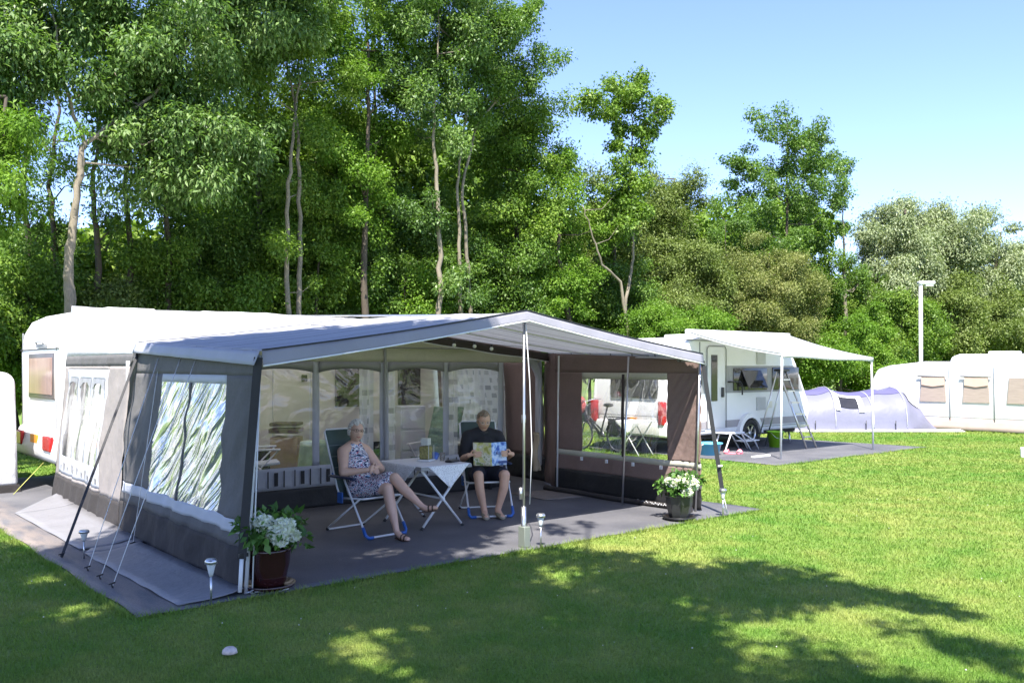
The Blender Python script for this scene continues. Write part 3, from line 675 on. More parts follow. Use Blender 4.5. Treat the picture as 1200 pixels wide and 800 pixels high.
b = MB(); b.bb(.604, .62, 7.33, 7.345, .95, 2.4); b.bb(.604, .62, 9.46, 9.475, .95, 2.4); b.build('panel_seam', M['trim'], c1)
b = MB(); b.bb(.9, 7.5, 7.4, 9.4, .34, .5); b.build('chassis', M['dirt'], c1)
b = MB(); b.tube([(1.2, 7.5, 0), (1.0, 7.5, .4)], .03); b.tube([(1.2, 9.3, 0), (1.0, 9.3, .4)], .03); b.build('corner_steady', M['steel'], c1)
for x in (1.4, 2.9):
    b = MB(); b.bb(x, x+.75, 7.7, 8.5, 2.70, 2.775); b.build('roof_hatch', M['white'], c1, bevel=.03)
b = MB(); b.bb(3.9, 4.56, 7.165, 7.2, .55, 2.35); dr = b.build('door', M['cream'], c1, bevel=.03)
b = MB(); b.bb(4.4, 4.5, 7.12, 7.16, 1.6, 1.72); b.build('handle', M['plastic'], dr, bevel=.01)
b = MB(); b.bb(2.2, 3.88, 7.185, 7.2, .5, 2.6); b.bb(4.6, 7.3, 7.185, 7.2, .5, 2.6); b.build('side_panel', M['cream'], c1)
for x0, x1 in ((5.05, 5.75), (6.35, 6.85)):
    b = MB(); b.bb(x0, x1, 7.14, 7.185, 1.15, 1.9); b.build('side_window', M['dkglass'], c1, bevel=.04)

yr = MB(); yr.tube([(.1, 7.6, .02), (.62, 8.0, .45)], .005, 6); tag(yr.build('rope', mat('yellow_rope', (.45, .45, .12), .6), None), 'thin yellow rope running down from the bumper of the left caravan', 'rope')
# white tent corner at the far left
wt = thing('tent', 'plain white tent wall with dark hem cut off at the left edge beside the caravan', 'tent', (-1, 8.6, 0))
b = MB()
def WT(u, v):
    r = .12
    return (-2.4 + 2.62*u, 7.95, v)
b.prism([(-2.4, .1), (.24, .1), (.2, 1.66), (.12, 1.76), (-.3, 1.84), (-2.4, 1.92)], 1, 7.95, 9.9)
b.build('shell', mat('white_tent_fabric', (.74, .74, .74), .7, var=.04, bump=.4, bscale=5), wt, bevel=.05)
b = MB(); b.prism([(-2.42, 0.0), (.27, .0), (.25, .12), (-2.42, .12)], 1, 7.93, 9.92); b.build('hem', M['skirt'], wt)

# ------------------------------------------------------------------ far caravan with roll-out canopy
c2 = thing('caravan', 'white and grey caravan with dark windows, alloy wheel and a white roll-out canopy', 'caravan', (14.6, 6.6, 0))
prof = [(12.06, .36), (12.0, .5), (11.98, 1.1), (12.06, 1.75), (12.26, 2.16), (12.6, 2.4), (13.1, 2.52), (15.9, 2.56), (16.35, 2.46), (16.75, 1.95), (17.3, 1.0), (17.36, .8), (17.22, .36)]
b = MB(); b.prism(prof, 1, 5.46, 7.72); b.build('body', mat('caravan_white', (.74, .74, .74), .35, var=.03), c2, bevel=.05, seg=3)
b = MB(); b.prism([(12.14, 1.27), (12.19, 1.88), (16.74, 1.88), (17.02, 1.27)], 1, 5.452, 5.46); b.build('window_band', M['trim'], c2)
b = MB(); b.prism([(12.1, .5), (12.1, .66), (17.2, .66), (17.22, .5)], 1, 5.450, 5.46); b.build('decor_stripe', mat('stripe_grey', (.3, .28, .29), .4), c2)
b = MB(); b.bb(13.26, 13.9, 5.436, 5.46, .5, 2.3); dr = b.build('door', mat('door_white', (.7, .7, .7), .35, var=.02), c2, bevel=.03)
b = MB(); b.tube([(13.24, 5.432, .5), (13.24, 5.432, 2.25), (13.3, 5.432, 2.32), (13.86, 5.432, 2.32), (13.92, 5.432, 2.25), (13.92, 5.432, .5)], .011, 6); b.build('door_frame', M['trim'], dr)
b = MB(); b.bb(13.38, 13.6, 5.424, 5.436, 1.1, 2.12); b.build('door_window', M['dkglass'], dr, bevel=.02)
b = MB(); b.bb(13.74, 13.82, 5.40, 5.436, 1.18, 1.4); b.build('handle', M['plastic'], dr, bevel=.01)
b = MB(); b.bb(12.62, 12.9, 5.44, 5.452, 1.32, 1.84); b.build('side_window', M['dkglass'], c2, bevel=.02)
b = MB(); b.bb(14.2, 15.5, 5.432, 5.452, 1.32, 1.83); wn = b.build('side_window', M['dkglass'], c2, bevel=.05, seg=3)
M3 = Matrix.Rotation(R(28), 3, 'X')
b = MB(); b.box((14.86, 5.33, 1.57), (.75, .02, .46), M=Matrix.Rotation(R(-26), 3, 'X')); b.build('opened_pane', M['dkglass'], wn, bevel=.01)
b = MB(); b.bb(15.72, 16.82, 5.432, 5.452, 1.31, 1.84); b.build('side_window', M['dkglass'], c2, bevel=.05, seg=3)
b = MB()
b.tube([(14.0, 5.43, 1.52), (14.0, 5.36, 1.52), (14.34, 5.36, 1.52), (14.42, 5.36, 1.42), (14.42, 5.36, 1.22)], .018, 8); b.build('grab_handle', M['plastic'], c2)
for z0, z1 in ((1.92, 2.2), (.85, 1.15)):
    b = MB(); b.bb(15.1, 15.45, 5.44, 5.46, z0, z1)
    for k in range(5): b.bb(15.12, 15.43, 5.432, 5.441, z0+.03+k*.05, z0+.05+k*.05)
    b.build('vent_grille', mat('vent_plastic', (.5, .5, .5), .5), c2)
# wheel arch, wheel
b = MB(); arc = [(14.78 + .46*math.cos(t), .33 + .46*math.sin(t)) for t in [math.pi*i/14 for i in range(15)]]
arc += [(14.78 + .36*math.cos(t), .33 + .36*math.sin(t)) for t in [math.pi - math.pi*i/14 for i in range(15)]]
b.prism(arc, 1, 5.36, 5.50); b.build('wheel_arch', M['white'], c2)
b = MB(); b.prism([(14.78 + .36*math.cos(t), .33 + .36*math.sin(t)) for t in [math.pi*2*i/24 for i in range(24)]], 1, 5.448, 5.47); b.build('wheel_well', M['dirt'], c2)
def make_wheel(parent, x, y):
    b = MB(); b.lathe([(.2, -.09), (.30, -.095), (.325, -.06), (.325, .06), (.30, .095), (.2, .09), (.2, -.09)], (0, 0, 0), 28); o = b.build('wheel', M['rubber'], parent, off=(0, 0, 0))
    o.location = (x - 14.6, y - 6.6, .335); o.rotation_euler = (R(90), 0, 0)
    b = MB(); b.lathe([(.205, .08), (.19, .085), (.185, .04), (.19, .0)], (0, 0, 0), 24); b.lathe([(.001, .075), (.05, .07), (.055, .04)], (0, 0, 0), 12)
    for k in range(6):
        a = k*math.pi/3; b.box((.115*math.cos(a), .115*math.sin(a), .06), (.15, .035, .02), rz=a)
    b.lathe([(.001, .01), (.19, .01)], (0, 0, 0), 16)
    b.build('rim', M['steel'], o, off=(0, 0, 0))
make_wheel(c2, 14.78, 5.47)
b = MB(); b.bb(12.15, 16.3, 5.446, 5.46, 2.42, 2.45); b.bb(12.1, 13.2, 5.445, 5.46, .46, .475); b.bb(15.3, 17.1, 5.445, 5.46, .46, .475); b.bb(13.0, 13.02, 5.445, 5.46, .7, 2.4); b.build('trim_rail', M['trim'], c2)
b = MB(); b.bb(15.55, 15.72, 5.44, 5.455, .9, 1.05); b.build('service_flap', M['cream'], c2, bevel=.01)
b = MB(); b.bb(12.3, 17.0, 5.65, 7.5, .26, .4); b.build('chassis', M['dirt'], c2)
b = MB(); b.tube([(17.2, 6.6, .4), (18.2, 6.6, .42)], .05); b.tube([(18.1, 6.6, .42), (18.1, 6.6, .0)], .025); b.tube([(12.6, 5.7, .3), (12.7, 5.6, 0)], .025); b.tube([(16.8, 5.7, .3), (16.7, 5.6, 0)], .025); b.build('drawbar', M['steel'], c2)
# rear face at x = 12
b = MB(); b.prism([(5.78, 1.17), (5.78, 1.66), (7.12, 1.66), (7.12, 1.17)], 0, 11.93, 12.06); b.build('rear_window', M['dkglass'], c2, bevel=.04)
b = MB(); b.bb(11.9, 12.1, 5.44, 7.74, .36, .68); b.build('bumper', M['white'], c2, bevel=.05)
for y in (5.5, 7.5):
    b = MB(); b.bb(11.86, 11.98, y, y+.17, .62, 1.12); b.build('tail_light', M['red'], c2, bevel=.03)
b = MB(); b.bb(11.87, 11.9, 6.28, 6.62, .62, .76); b.build('number_plate', M['orange'], c2)
b = MB(); b.tube([(11.96, 5.6, .78), (11.9, 5.7, .8), (11.9, 7.4, .8), (11.96, 7.5, .78)], .012, 6); b.build('rear_handle', M['trim'], c2)
b = MB(); b.bb(13.4, 14.1, 6.1, 6.8, 2.5, 2.6); b.build('roof_hatch', M['white'], c2, bevel=.03)
# roll-out canopy
b = MB()
def CN(u, v):
    x = lerp(lerp(12.55, 12.93, v), lerp(16.3, 16.5, v), u); y = lerp(5.44, 3.35, v)
    z = lerp(2.63, lerp(2.13, 2.06, u), v) - .05*math.sin(v*math.pi) + .01*math.sin(u*9)
    return (x, y, z)
b.sheet(CN, 0, 1, 0, 1, 20, 12); cn = b.build('rollout_canopy', M['roofw'], c2, solid=.004)
b = MB(); b.sheet(lambda u, v: Vector(CN(u, 1)) + Vector((0, -.01, -.09*(1-v))), 0, 1, 0, 1, 20, 2); b.build('valance', M['roofw'], cn, solid=.003)
b = MB(); b.sheet(lambda u, v: Vector(CN(0, u)) + Vector((0, 0, -.05*(1-v))), 0, 1, 0, 1, 12, 2); b.tube([CN(0, i/8) for i in range(9)], .012, 6); b.build('side_hem', M['gable'], cn)
b = MB(); b.bb(12.5, 16.35, 5.36, 5.46, 2.54, 2.66); b.build('cassette', M['white'], cn, bevel=.02)
for a_, c_ in (((12.96, 3.37, 2.12), (12.96, 3.4, .0)), ((16.47, 3.37, 2.04), (16.42, 3.3, 0))):
    b = MB(); b.tube([a_, c_], .022, 8); b.build('canopy_leg', M['white'], c2)
tag(MB().bb(12.72, 13.3, 3.86, 3.94, .012, .05).build('batten', M['white'], None, bevel=.008), 'white wooden batten lying on the far groundsheet beside the canopy leg', 'batten')

# step ladder leaning by the far caravan
ld = thing('step_ladder', 'aluminium step ladder standing open against the front of the far caravan', 'ladder', (15.5, 4.9, 0))
b = MB()
for s in (-1, 1):
    b.tube([(15.62+s*.2, 4.35, .02), (15.45+s*.14, 5.0, 1.75)], .022, 8)
b.build('front_rail', M['steel'], ld)
b = MB()
for s in (-1, 1): b.tube([(15.2+s*.17, 5.4, .02), (15.42+s*.14, 5.02, 1.75)], .018, 8)
b.build('rear_rail', M['steel'], ld)
for k in range(6):
    t = .14 + k*.15; p = Vector((15.62, 4.35, .02)).lerp(Vector((15.45, 5.0, 1.75)), t)
    b = MB(); b.box(p, (.38-.12*t, .09, .025)); b.build('rung', M['steel'], ld)
b = MB(); b.box((15.44, 5.0, 1.78), (.34, .2, .05)); b.build('top_cap', M['plastic'], ld, bevel=.01)
# folding step stool
st = thing('step_stool', 'white metal folding caravan step in front of the far caravan door', 'step', (13.7, 5.1, 0))
b = MB(); b.bb(13.32, 13.98, 4.98, 5.3, .40, .43); b.build('top_step', M['alu'], st, bevel=.01)
b = MB(); b.bb(13.95, 14.55, 4.98, 5.26, .2, .225); b.build('lower_step', M['alu'], st, bevel=.01)
for y in (4.98, 5.28):
    b = MB(); b.tube([(13.25, y, 0), (13.48, y, .41), (13.85, y, .41), (14.2, y, 0)], .018, 8); b.tube([(13.9, y, .41), (14.35, y, .2), (14.5, y, .0)], .016, 8); b.build('leg', M['alu'], st)
# green bucket
bk = thing('bucket', 'lime green bucket standing beside the far caravan wheel', 'bucket', (15.25, 5.05, 0))
b = MB(); b.lathe([(.001, .01), (.13, .01), (.185, .36), (.2, .36), (.2, .38), (.175, .38), (.12, .03), (.001, .03)], (15.25, 5.05, 0), 24); b.build('tub', mat('lime_plastic', (.25, .55, .02), .4, var=.06), bk)
b = MB(); b.tube([(15.06, 5.05, .36), (15.1, 4.93, .24), (15.25, 4.87, .2), (15.4, 4.93, .24), (15.44, 5.05, .36)], .005, 6); b.build('handle', M['steel'], bk)
# blue tub
bt = thing('tub', 'light blue plastic tub on the ground behind the corner of the awning', 'tub', (12.6, 4.7, 0))
b = MB(); b.lathe([(.001, .012), (.2, .012), (.25, .24), (.28, .24), (.28, .265), (.24, .265), (.19, .03), (.001, .03)], (12.62, 4.9, 0), 28); b.build('shell', mat('sky_blue_plastic', (.1, .42, .68), .4, var=.05), bt)
for s in (-1, 1):
    b = MB(); b.tube([(12.62+s*.27, 4.84, .25), (12.62+s*.32, 4.87, .22), (12.62+s*.32, 4.93, .22), (12.62+s*.27, 4.96, .25)], .01, 6); b.build('handle', M['white'], bt)
# pink slippers
for i, (x, y, rz, lb) in enumerate(((13.08, 4.72, .4, 'pink slipper on the far groundsheet, the one nearer the blue tub'), (13.28, 4.6, 1.9, 'pink slipper on the far groundsheet, the one nearer the white step'))):
    sh = thing('slipper', lb, 'slipper', (x, y, .01), rz, 'pink slippers by the caravan step')
    b = MB(); b.prism([(.06*math.cos(t)*(1+.2*math.sin(t)), .13*math.sin(t)) for t in [k*math.pi/8 for k in range(16)]], 2, 0, .03); b.build('sole', mat('pink_sole', (.7, .2, .25), .6), sh, bevel=.006, off=(0, 0, 0))
    b = MB(); b.sheet(lambda u, v: (.06*math.cos(u)*(1-.2*v), .02+.1*v, .03 + .07*math.sin(u)*(1-.45*v)), 0, math.pi, 0, 1, 10, 5); b.build('upper', mat('pink_upper', (.8, .3, .35), .7), sh, solid=.006, off=(0, 0, 0))

# bicycle behind the far caravan
bi = thing('bicycle', 'dark city bicycle with a colourful bag on the handlebar parked behind the far caravan', 'bicycle', (11.55, 7.0, 0))
def bp(y, z, x=11.55): return (x, y, z)
for yw in (6.5, 7.62):
    b = MB(); b.tube([bp(yw + .33*math.cos(t), .35 + .33*math.sin(t)) for t in [k*math.pi/16 for k in range(32)]], .02, 8, closed=True)
    wh = b.build('wheel', M['rubber'], bi)
    b = MB(); b.tube([bp(yw + .305*math.cos(t), .35 + .305*math.sin(t)) for t in [k*math.pi/16 for k in range(32)]], .009, 6, closed=True)
    b.ball(bp(yw, .35), .03)
    for k in range(14):
        a = k*math.pi*2/14; b.tube([bp(yw, .35), bp(yw+.3*math.cos(a), .35+.3*math.sin(a))], .0028, 4)
    b.build('rim', M['steel'], wh)
    b = MB(); b.sheet(lambda u, v: bp(yw + .37*math.cos(u), .35 + .37*math.sin(u), 11.52+.06*v), .3, 2.8, 0, 1, 16, 2); b.build('mudguard', M['plastic'], bi, solid=.004)
b = MB()
b.tube([bp(7.5, .95), bp(7.45, .75), bp(7.05, .38)], .026); b.tube([bp(7.05, .33), bp(6.82, 1.0)], .018); b.tube([bp(7.47, .8), bp(6.98, .45)], .02)
b.tube([bp(7.05, .33), bp(6.5, .35)], .012); b.tube([bp(6.88, .8), bp(6.5, .35)], .01); b.tube([bp(7.5, .9), bp(7.54, .6), bp(7.62, .35)], .015)
b.build('frame', M['plastic'], bi)
b = MB(); b.tube([bp(7.35, 1.14, 11.25), bp(7.46, 1.12, 11.38), bp(7.5, 1.08), bp(7.46, 1.12, 11.72), bp(7.3, 1.14, 11.85)], .012); b.tube([bp(7.5, .9), bp(7.5, 1.1)], .014); b.build('handlebar', M['steel'], bi)
b = MB(); b.ball(bp(6.8, 1.02), (.07, .14, .045)); b.build('saddle', M['plastic'], bi)
b = MB(); b.bb(11.49, 11.61, 6.2, 6.75, .76, .78); b.tube([bp(6.3, .76), bp(6.5, .36)], .008, 6); b.build('rack', M['plastic'], bi)
b = MB(); b.bb(11.40, 11.47, 6.28, 6.68, .42, .74); b.bb(11.63, 11.70, 6.28, 6.68, .42, .74); b.build('pannier', M['plastic'], bi, bevel=.02)
b = MB(); b.bb(11.5, 11.6, 6.17, 6.2, .62, .7); b.build('reflector', M['red'], bi)
b = MB(); b.lathe([(.001, -.01), (.085, -.01), (.09, .01), (.001, .012)], (0, 0, 0), 18); o = b.build('chainring', M['steel'], bi, off=(0, 0, 0)); o.location = (.04, .05, .35); o.rotation_euler = (0, R(90), 0)
b = MB(); b.tube([bp(7.05, .35, 11.6), bp(7.0, .2, 11.62)], .01); b.box(bp(7.0, .2, 11.66), (.08, .09, .02)); b.tube([bp(7.05, .35, 11.5), bp(7.1, .5, 11.48)], .01); b.box(bp(7.1, .5, 11.44), (.08, .09, .02)); b.build('pedal', M['plastic'], bi)
tag(MB().ball((11.5, 7.6, 1.0), (.12, .13, .2), 12, 8).build('bag', mat('flowered_bag', (.4, .08, .07), .7, var=.9, scale=30), None, off=(0, 0, 0)), 'small red flowered bag hanging on the handlebar of the bicycle', 'bag')

# white folding table behind
ft = thing('folding_table', 'small white folding table with crossed legs near the bicycle', 'table', (11.5, 5.95, 0))
b = MB(); b.bb(11.25, 11.75, 5.6, 6.3, .7, .73); b.build('tabletop', M['white'], ft, bevel=.008)
b = MB(); b.sheet(lambda u, v: (11.24, u, .71 - .28*v*(1-abs(u-5.95)/.36)), 5.6, 6.3, 0, 1, 12, 4); b.build('hanging_cloth', M['white'], ft, solid=.003)
for x in (11.28, 11.72):
    b = MB(); b.tube([(x, 5.66, 0), (x, 6.2, .7)], .013, 6); b.tube([(x, 6.24, 0), (x, 5.7, .7)], .013, 6); b.build('leg', M['alu'], ft)

# ------------------------------------------------------------------ purple tunnel tent
pt = thing('tunnel_tent', 'low lilac tunnel tent with white groundsheet edge beside the far caravan', 'tent', (21.8, 6.3, 0))
ax = Vector((RT[0], RT[1], 0)); dp = Vector((FW[0], FW[1], 0)); base = at(1000, 430, 25.9); base.z = 0
def TT(s, a):        # s along axis (m from px 1000), a 0..pi from near ground over to far ground
    hs = [(-2.2, 1.2), (-1.2, 1.15), (-.5, 1.27), (.1, 1.1), (.9, 1.18), (1.6, 1.25), (2.2, .75), (2.75, .05)]
    for i in range(len(hs)-1):
        if hs[i][0] <= s <= hs[i+1][0]: t = (s-hs[i][0])/(hs[i+1][0]-hs[i][0]); h = lerp(hs[i][1], hs[i+1][1], t) - .05*math.sin(t*math.pi); break
    wd = 1.2 if s < 1.6 else lerp(1.2, .5, (s-1.6)/1.15)
    c = base + ax*s + dp*(1.2 - wd*math.copysign(abs(math.cos(a))**.8, math.cos(a)))
    return (c.x, c.y, max(.01, h*math.sin(a)**.75) + .02*noise.noise(Vector((s*3, a*3, 1))))
lil = mat('lilac_nylon', (.21, .21, .29), .45, var=.08, scale=2, bump=.5, bscale=4, trans=.2); dlil = mat('violet_nylon', (.14, .13, .27), .45, var=.08, trans=.15)
b = MB(); b.sheet(TT, -2.2, 2.75, 0.02, math.pi-.02, 60, 24); sh = b.build('flysheet', lil, pt)
def off(P, s, a, k):
    q = Vector(P(s, a)); e = .01; d1 = Vector(P(s+e, a))-q; d2 = Vector(P(s, a+e))-q; n_ = d1.cross(d2)
    n_ = n_.normalized() if n_.length > 0 else Vector((0, 0, 1)); return q - n_*k*(1 if n_.dot(dp) > 0 else -1)
b = MB(); b.sheet(lambda u, v: off(TT, u, v, .015), -2.2, 1.55, 1.05, 1.75, 50, 6); b.build('roof_panel', dlil, sh)
for s in (-.5, 1.55, -1.7, .6):
    b = MB(); b.tube([off(TT, s, .05+(math.pi-.1)*i/24, .015) for i in range(25)], .012, 6); b.build('tent_hoop', M['band'], pt)
b = MB(); b.sheet(lambda u, v: off(TT, u, v, .02), -.42, .28, .52, .92, 8, 5); wn = b.build('window', M['dkglass'], sh)
b = MB(); b.sheet(lambda u, v: off(TT, u, v, .035), -.5, -.34, .4, 1.0, 4, 5); b.sheet(lambda u, v: off(TT, u, v, .035), .2, .36, .4, 1.0, 4, 5); b.sheet(lambda u, v: off(TT, u, v, .035), -.5, .36, .9, 1.02, 8, 3); b.build('window_flap', M['white'], wn)
b = MB(); b.sheet(lambda u, v: off(TT, u, v, .03), 1.72, 2.1, .8, 1.35, 5, 5); b.build('vent_panel', M['white'], sh)
b = MB(); b.sheet(lambda u, v: tuple(base + ax*u + dp*(-.25 + .35*v) + Vector((0, 0, .02+.05*v))), -2.3, 3.1, 0, 1, 30, 3); b.build('groundsheet_edge', M['white'], pt, solid=.004)
b = MB()
for s in (-1.1, .35, 1.2): q = base + ax*s + dp*(-.05); b.tube([q, q+Vector((0, 0, .32))], .012, 5)
b.build('tent_peg', M['plastic'], pt)

# ------------------------------------------------------------------ white caravan with full awning at the right edge
c3 = thing('caravan', 'white caravan with full white awning and beige blinds at the right edge of the lawn', 'caravan', (25.5, 4, 0))
for y in (5.1, 3.85, 2.55):
    b = MB(); b.tube([(24.27, y, .3), (24.27, y+.02, 1.9)], .012, 5); b.build('wall_seam', M['band'], c3)
fw_ = mat('white_awning_fabric', (.76, .76, .75), .75, var=.04, bump=.2, bscale=6, trans=.2)
b = MB(); b.prism([(7.9, .3), (7.55, 1.5), (7.4, 1.78), (7.0, 1.9), (5.9, 2.02), (-2.0, 1.95), (-2.0, .3)], 0, 24.3, 26.6); b.build('awning_shell', fw_, c3, bevel=.1, seg=3)
b = MB(); b.prism([(5.8, 1.6), (5.7, 2.16), (5.45, 2.25), (-2.4, 2.22), (-2.5, 1.6)], 0, 25.6, 27.9); b.build('caravan_body', M['white'], c3, bevel=.1, seg=3)
b = MB(); b.bb(25.9, 26.6, 4.0, 4.7, 2.23, 2.33); b.build('roof_hatch', M['white'], c3, bevel=.03)
b = MB(); b.sheet(lambda u, v: (24.3 - .12*(1-v) + .02*math.sin(u*5), u, .34*v + .02), -2, 7.9, 0, 1, 40, 3); b.build('skirt', mat('beige_skirt', (.38, .3, .26), .8, var=.1), c3, solid=.003)
bei = mat('beige_blind', (.6, .42, .34), .8, var=.06); bpn = mat('tan_mesh', (.36, .29, .25), .7, var=.15, stretch=(1, 1, 8))
for y0, y1, up in ((5.25, 5.98, 1), (4.02, 4.72, 1), (2.7, 3.5, 0), (1.3, 2.1, 0)):
    b = MB(); b.prism([(y0-.02, .82), (y0+.02, 1.55), (y1-.03, 1.55), (y1+.03, .82)], 0, 24.27, 24.31); wn = b.build('window', bpn, c3)
    if up:
        b = MB(); b.prism([(y0+.02, 1.32), (y0+.02, 1.56), (y1-.03, 1.56), (y1-.03, 1.32), ((y0+y1)/2, 1.27)], 0, 24.24, 24.265); b.build('blind', bei, wn)
        b = MB(); b.tube([(24.24, y0-.08, 1.58), (24.24, y1+.08, 1.58)], .02, 8); b.build('blind_roll', M['trim'], wn)

# lamp post
lp = at(1079, 430, 34); lp.z = 0
lm = thing('street_lamp', 'tall white lamp post rising behind the lilac tent in front of the trees', 'lamp', lp)
b = MB(); b.tube([lp, lp+Vector((0, 0, 5.05))], [.085, .065], 12); b.build('post', M['white'], lm)
b = MB(); q = lp + Vector((.17, -.12, 5.02)); b.box(q, (.6, .26, .12), rz=-YAW); hd = b.build('lamp_head', M['white'], lm, bevel=.03)
b = MB(); b.box(q - Vector((-.08, .06, .09)), (.3, .2, .1), rz=-YAW); b.build('diffuser', mat('lamp_diffuser', (.6, .6, .62), .2), hd, bevel=.02)
# white marker at far right of the lawn
q = at(1199, 535, 18.6); q.z = 0
tag(MB().lathe([(.001, .2), (.05, .2), (.055, .17), (.05, 0)], (0, 0, 0), 12).build('bollard', M['white'], None), 'tiny white marker stub on the lawn at the right edge', 'marker').location = q

# ------------------------------------------------------------------ flower pots
def flower_pot(loc, label, potmat, white_blue, seed, sc_=1.0, faceted=False):
    rng = random.Random(seed)
    t = thing('potted_hydrangea', label, 'potted plant', loc)
    L = Vector((0, 0, 0))
    nf = 8 if faceted else 28
    b = MB(); b.lathe([(.001, .02), (.12, .02), (.135, .06), (.165, .2), (.172, .29), (.18, .3), (.18, .325), (.155, .325), (.15, .28), (.001, .28)], L, nf)
    p = b.build('pot', potmat, t, off=L)
    if faceted:
        for q in p.data.polygons: q.use_smooth = False
    b = MB(); b.lathe([(.001, .006), (.17, .006), (.2, .02), (.215, .045), (.205, .045), (.17, .022), (.001, .022)], L, 28); b.build('saucer', potmat if not faceted else M['plastic'], t, off=L)
    b = MB(); b.lathe([(.001, .29), (.155, .28)], L, 20); b.build('soil', M['dirt'], t, off=L)
    cl = [(rng.gauss(0, .12), rng.gauss(0, .12), .42 + rng.random()*.14, .10) for _ in range(26)]
    cl = [(max(-.17, min(.17, x)), max(-.17, min(.17, y)), z - .9*min(.04, x*x+y*y), r) for x, y, z, r in cl]
    fol = leaf_mesh('foliage', cl, 36, .07, .042, seed, LEAF['hyd'], droop=.1); fol.parent = t
    b = MB()
    for x, y, z, r in cl[:14]: b.tube([(x*.3, y*.3, .28), (x*.7, y*.7, .36), (x, y, z)], .004, 5)
    b.build('stem', mat('green_stem', (.1, .2, .04), .6), t, off=L)
    heads = white_blue
    for u_, k_, z, r in heads:
        k_ += .035; x, y = u_*.765 - k_*.42, -u_*.644 - k_*.9
        fl = leaf_mesh('flower_head', [(x, y, z, r*1.1)], 620, .026, .034, seed+int(x*99), LEAF['petal'], droop=0, shell=.8, out=.2); fl.parent = t
        b = MB(); b.ball((x, y, z), r*.85, 12, 8); b.build('flower_core', mat('petal_core', (.78, .78, .70), .8, var=.25, scale=60, bump=1, bscale=90), fl, off=L)
    t.scale = (sc_,)*3
    return t

# ------------------------------------------------------------------ solar garden lights
def solar(loc, label):
    t = thing('solar_light', label, 'garden light', loc)
    L = Vector((0, 0, 0))
    b = MB(); b.tube([(0, 0, -.02), (0, 0, .24)], .009, 8); b.build('stake', M['steel'], t, off=L)
    b = MB(); b.lathe([(.001, .225), (.014, .225), (.02, .25), (.036, .32), (.036, .325)], L, 16); b.build('lens', mat('frosted_lens', (.6, .62, .62), .25), t, off=L)
    b = MB(); b.lathe([(.036, .322), (.048, .322), (.048, .345), (.036, .36), (.001, .36)], L, 16); b.build('cap', M['steel'], t, off=L)
    return t
s0 = solar((-.04, -.06, 0), 'small silver solar light at the left front corner of the awning')
copy_tree(s0, loc=(3.38, -.09, 0), label='small silver solar light at the foot of the centre front pole')
copy_tree(s0, loc=(6.35, -.13, 0), label='small silver solar light beside the right hand flower pot')
copy_tree(s0, loc=(-.33, 2.35, 0), label='small silver solar light on the soiled strip left of the awning', scale=(1, 1, .8))
# stub in the lawn
tag(MB().lathe([(.001, .035), (.03, .035), (.045, .02), (.05, 0), (.001, 0)], (0, 0, 0), 10).build('stone', mat('pale_stone', (.6, .5, .45), .7, var=.3, scale=40), None), 'pale pinkish stone lying in the shaded lawn', 'stone').location = (-.43, -1.35, .02)
# doormat
dm = MB(); dm.sheet(lambda u, v: (5.62 + u*.62 + v*.03, 2.28 + v*.85 - u*.12, .018 + .006*noise.noise(Vector((u*4, v*4, 0)))), 0, 1, 0, 1, 10, 10)
tag(dm.build('doormat', mat('grey_brown_mat', (.2, .17, .15), .9, var=.25, scale=14, bump=.5), None, solid=.01), 'grey brown doormat on the groundsheet before the awning door', 'doormat')
# hanging cloth
hc = MB(); hc.sheet(lambda u, v: (6.33 + .10*(u-.5)*(.3+v) + .02*math.sin(v*9), 3.3 + .05*math.sin(u*7+v*3), lerp(.86, .28, v)), 0, 1, 0, 1, 10, 12)
tag(hc.build('towel', mat('sand_towel', (.42, .33, .22), .9, var=.1, bump=.4), None, solid=.012), 'sand coloured towel hanging by the awning door flap', 'towel')
# bags behind the man
for i, (x, y, sx, sy, sz, rz, lb) in enumerate(((6.25, 4.5, .75, .45, .32, .3, 'dark blue travel bag on the floor inside the awning door'), (5.75, 4.35, .4, .35, .24, -.2, 'low dark bag on the awning floor behind the reading man'))):
    t = thing('travel_bag', lb, 'bag', (x, y, 0.01), rz)
    b = MB(); b.box((0, 0, sz/2), (sx, sy, sz)); b.build('body', mat('dark_blue_bag', (.025, .025, .06), .8, var=.4, scale=12, bump=.5, bscale=14), t, bevel=.08, seg=4, off=(0, 0, 0))
    b = MB(); b.tube([(-.12, 0, sz-.01), (-.1, 0, sz+.08), (.1, 0, sz+.08), (.12, 0, sz-.01)], .012, 6); b.build('handle', M['plastic'], t, off=(0, 0, 0))
# dark framed board behind the man (chair back standing inside)
t = thing('picture_frame', 'black frame standing upright behind the reading man near the awning door', 'frame', (5.62, 3.7, 0))
b = MB()
for x in (5.50, 5.74): b.bb(x-.02, x+.02, 3.66, 3.7, 0, 1.02)
b.bb(5.52, 5.72, 3.66, 3.7, .98, 1.02); b.bb(5.52, 5.72, 3.66, 3.7, .4, .44); b.build('border', M['plastic'], t)
b = MB(); b.bb(5.52, 5.72, 3.675, 3.685, .44, .98); b.build('panel', M['trim'], t)

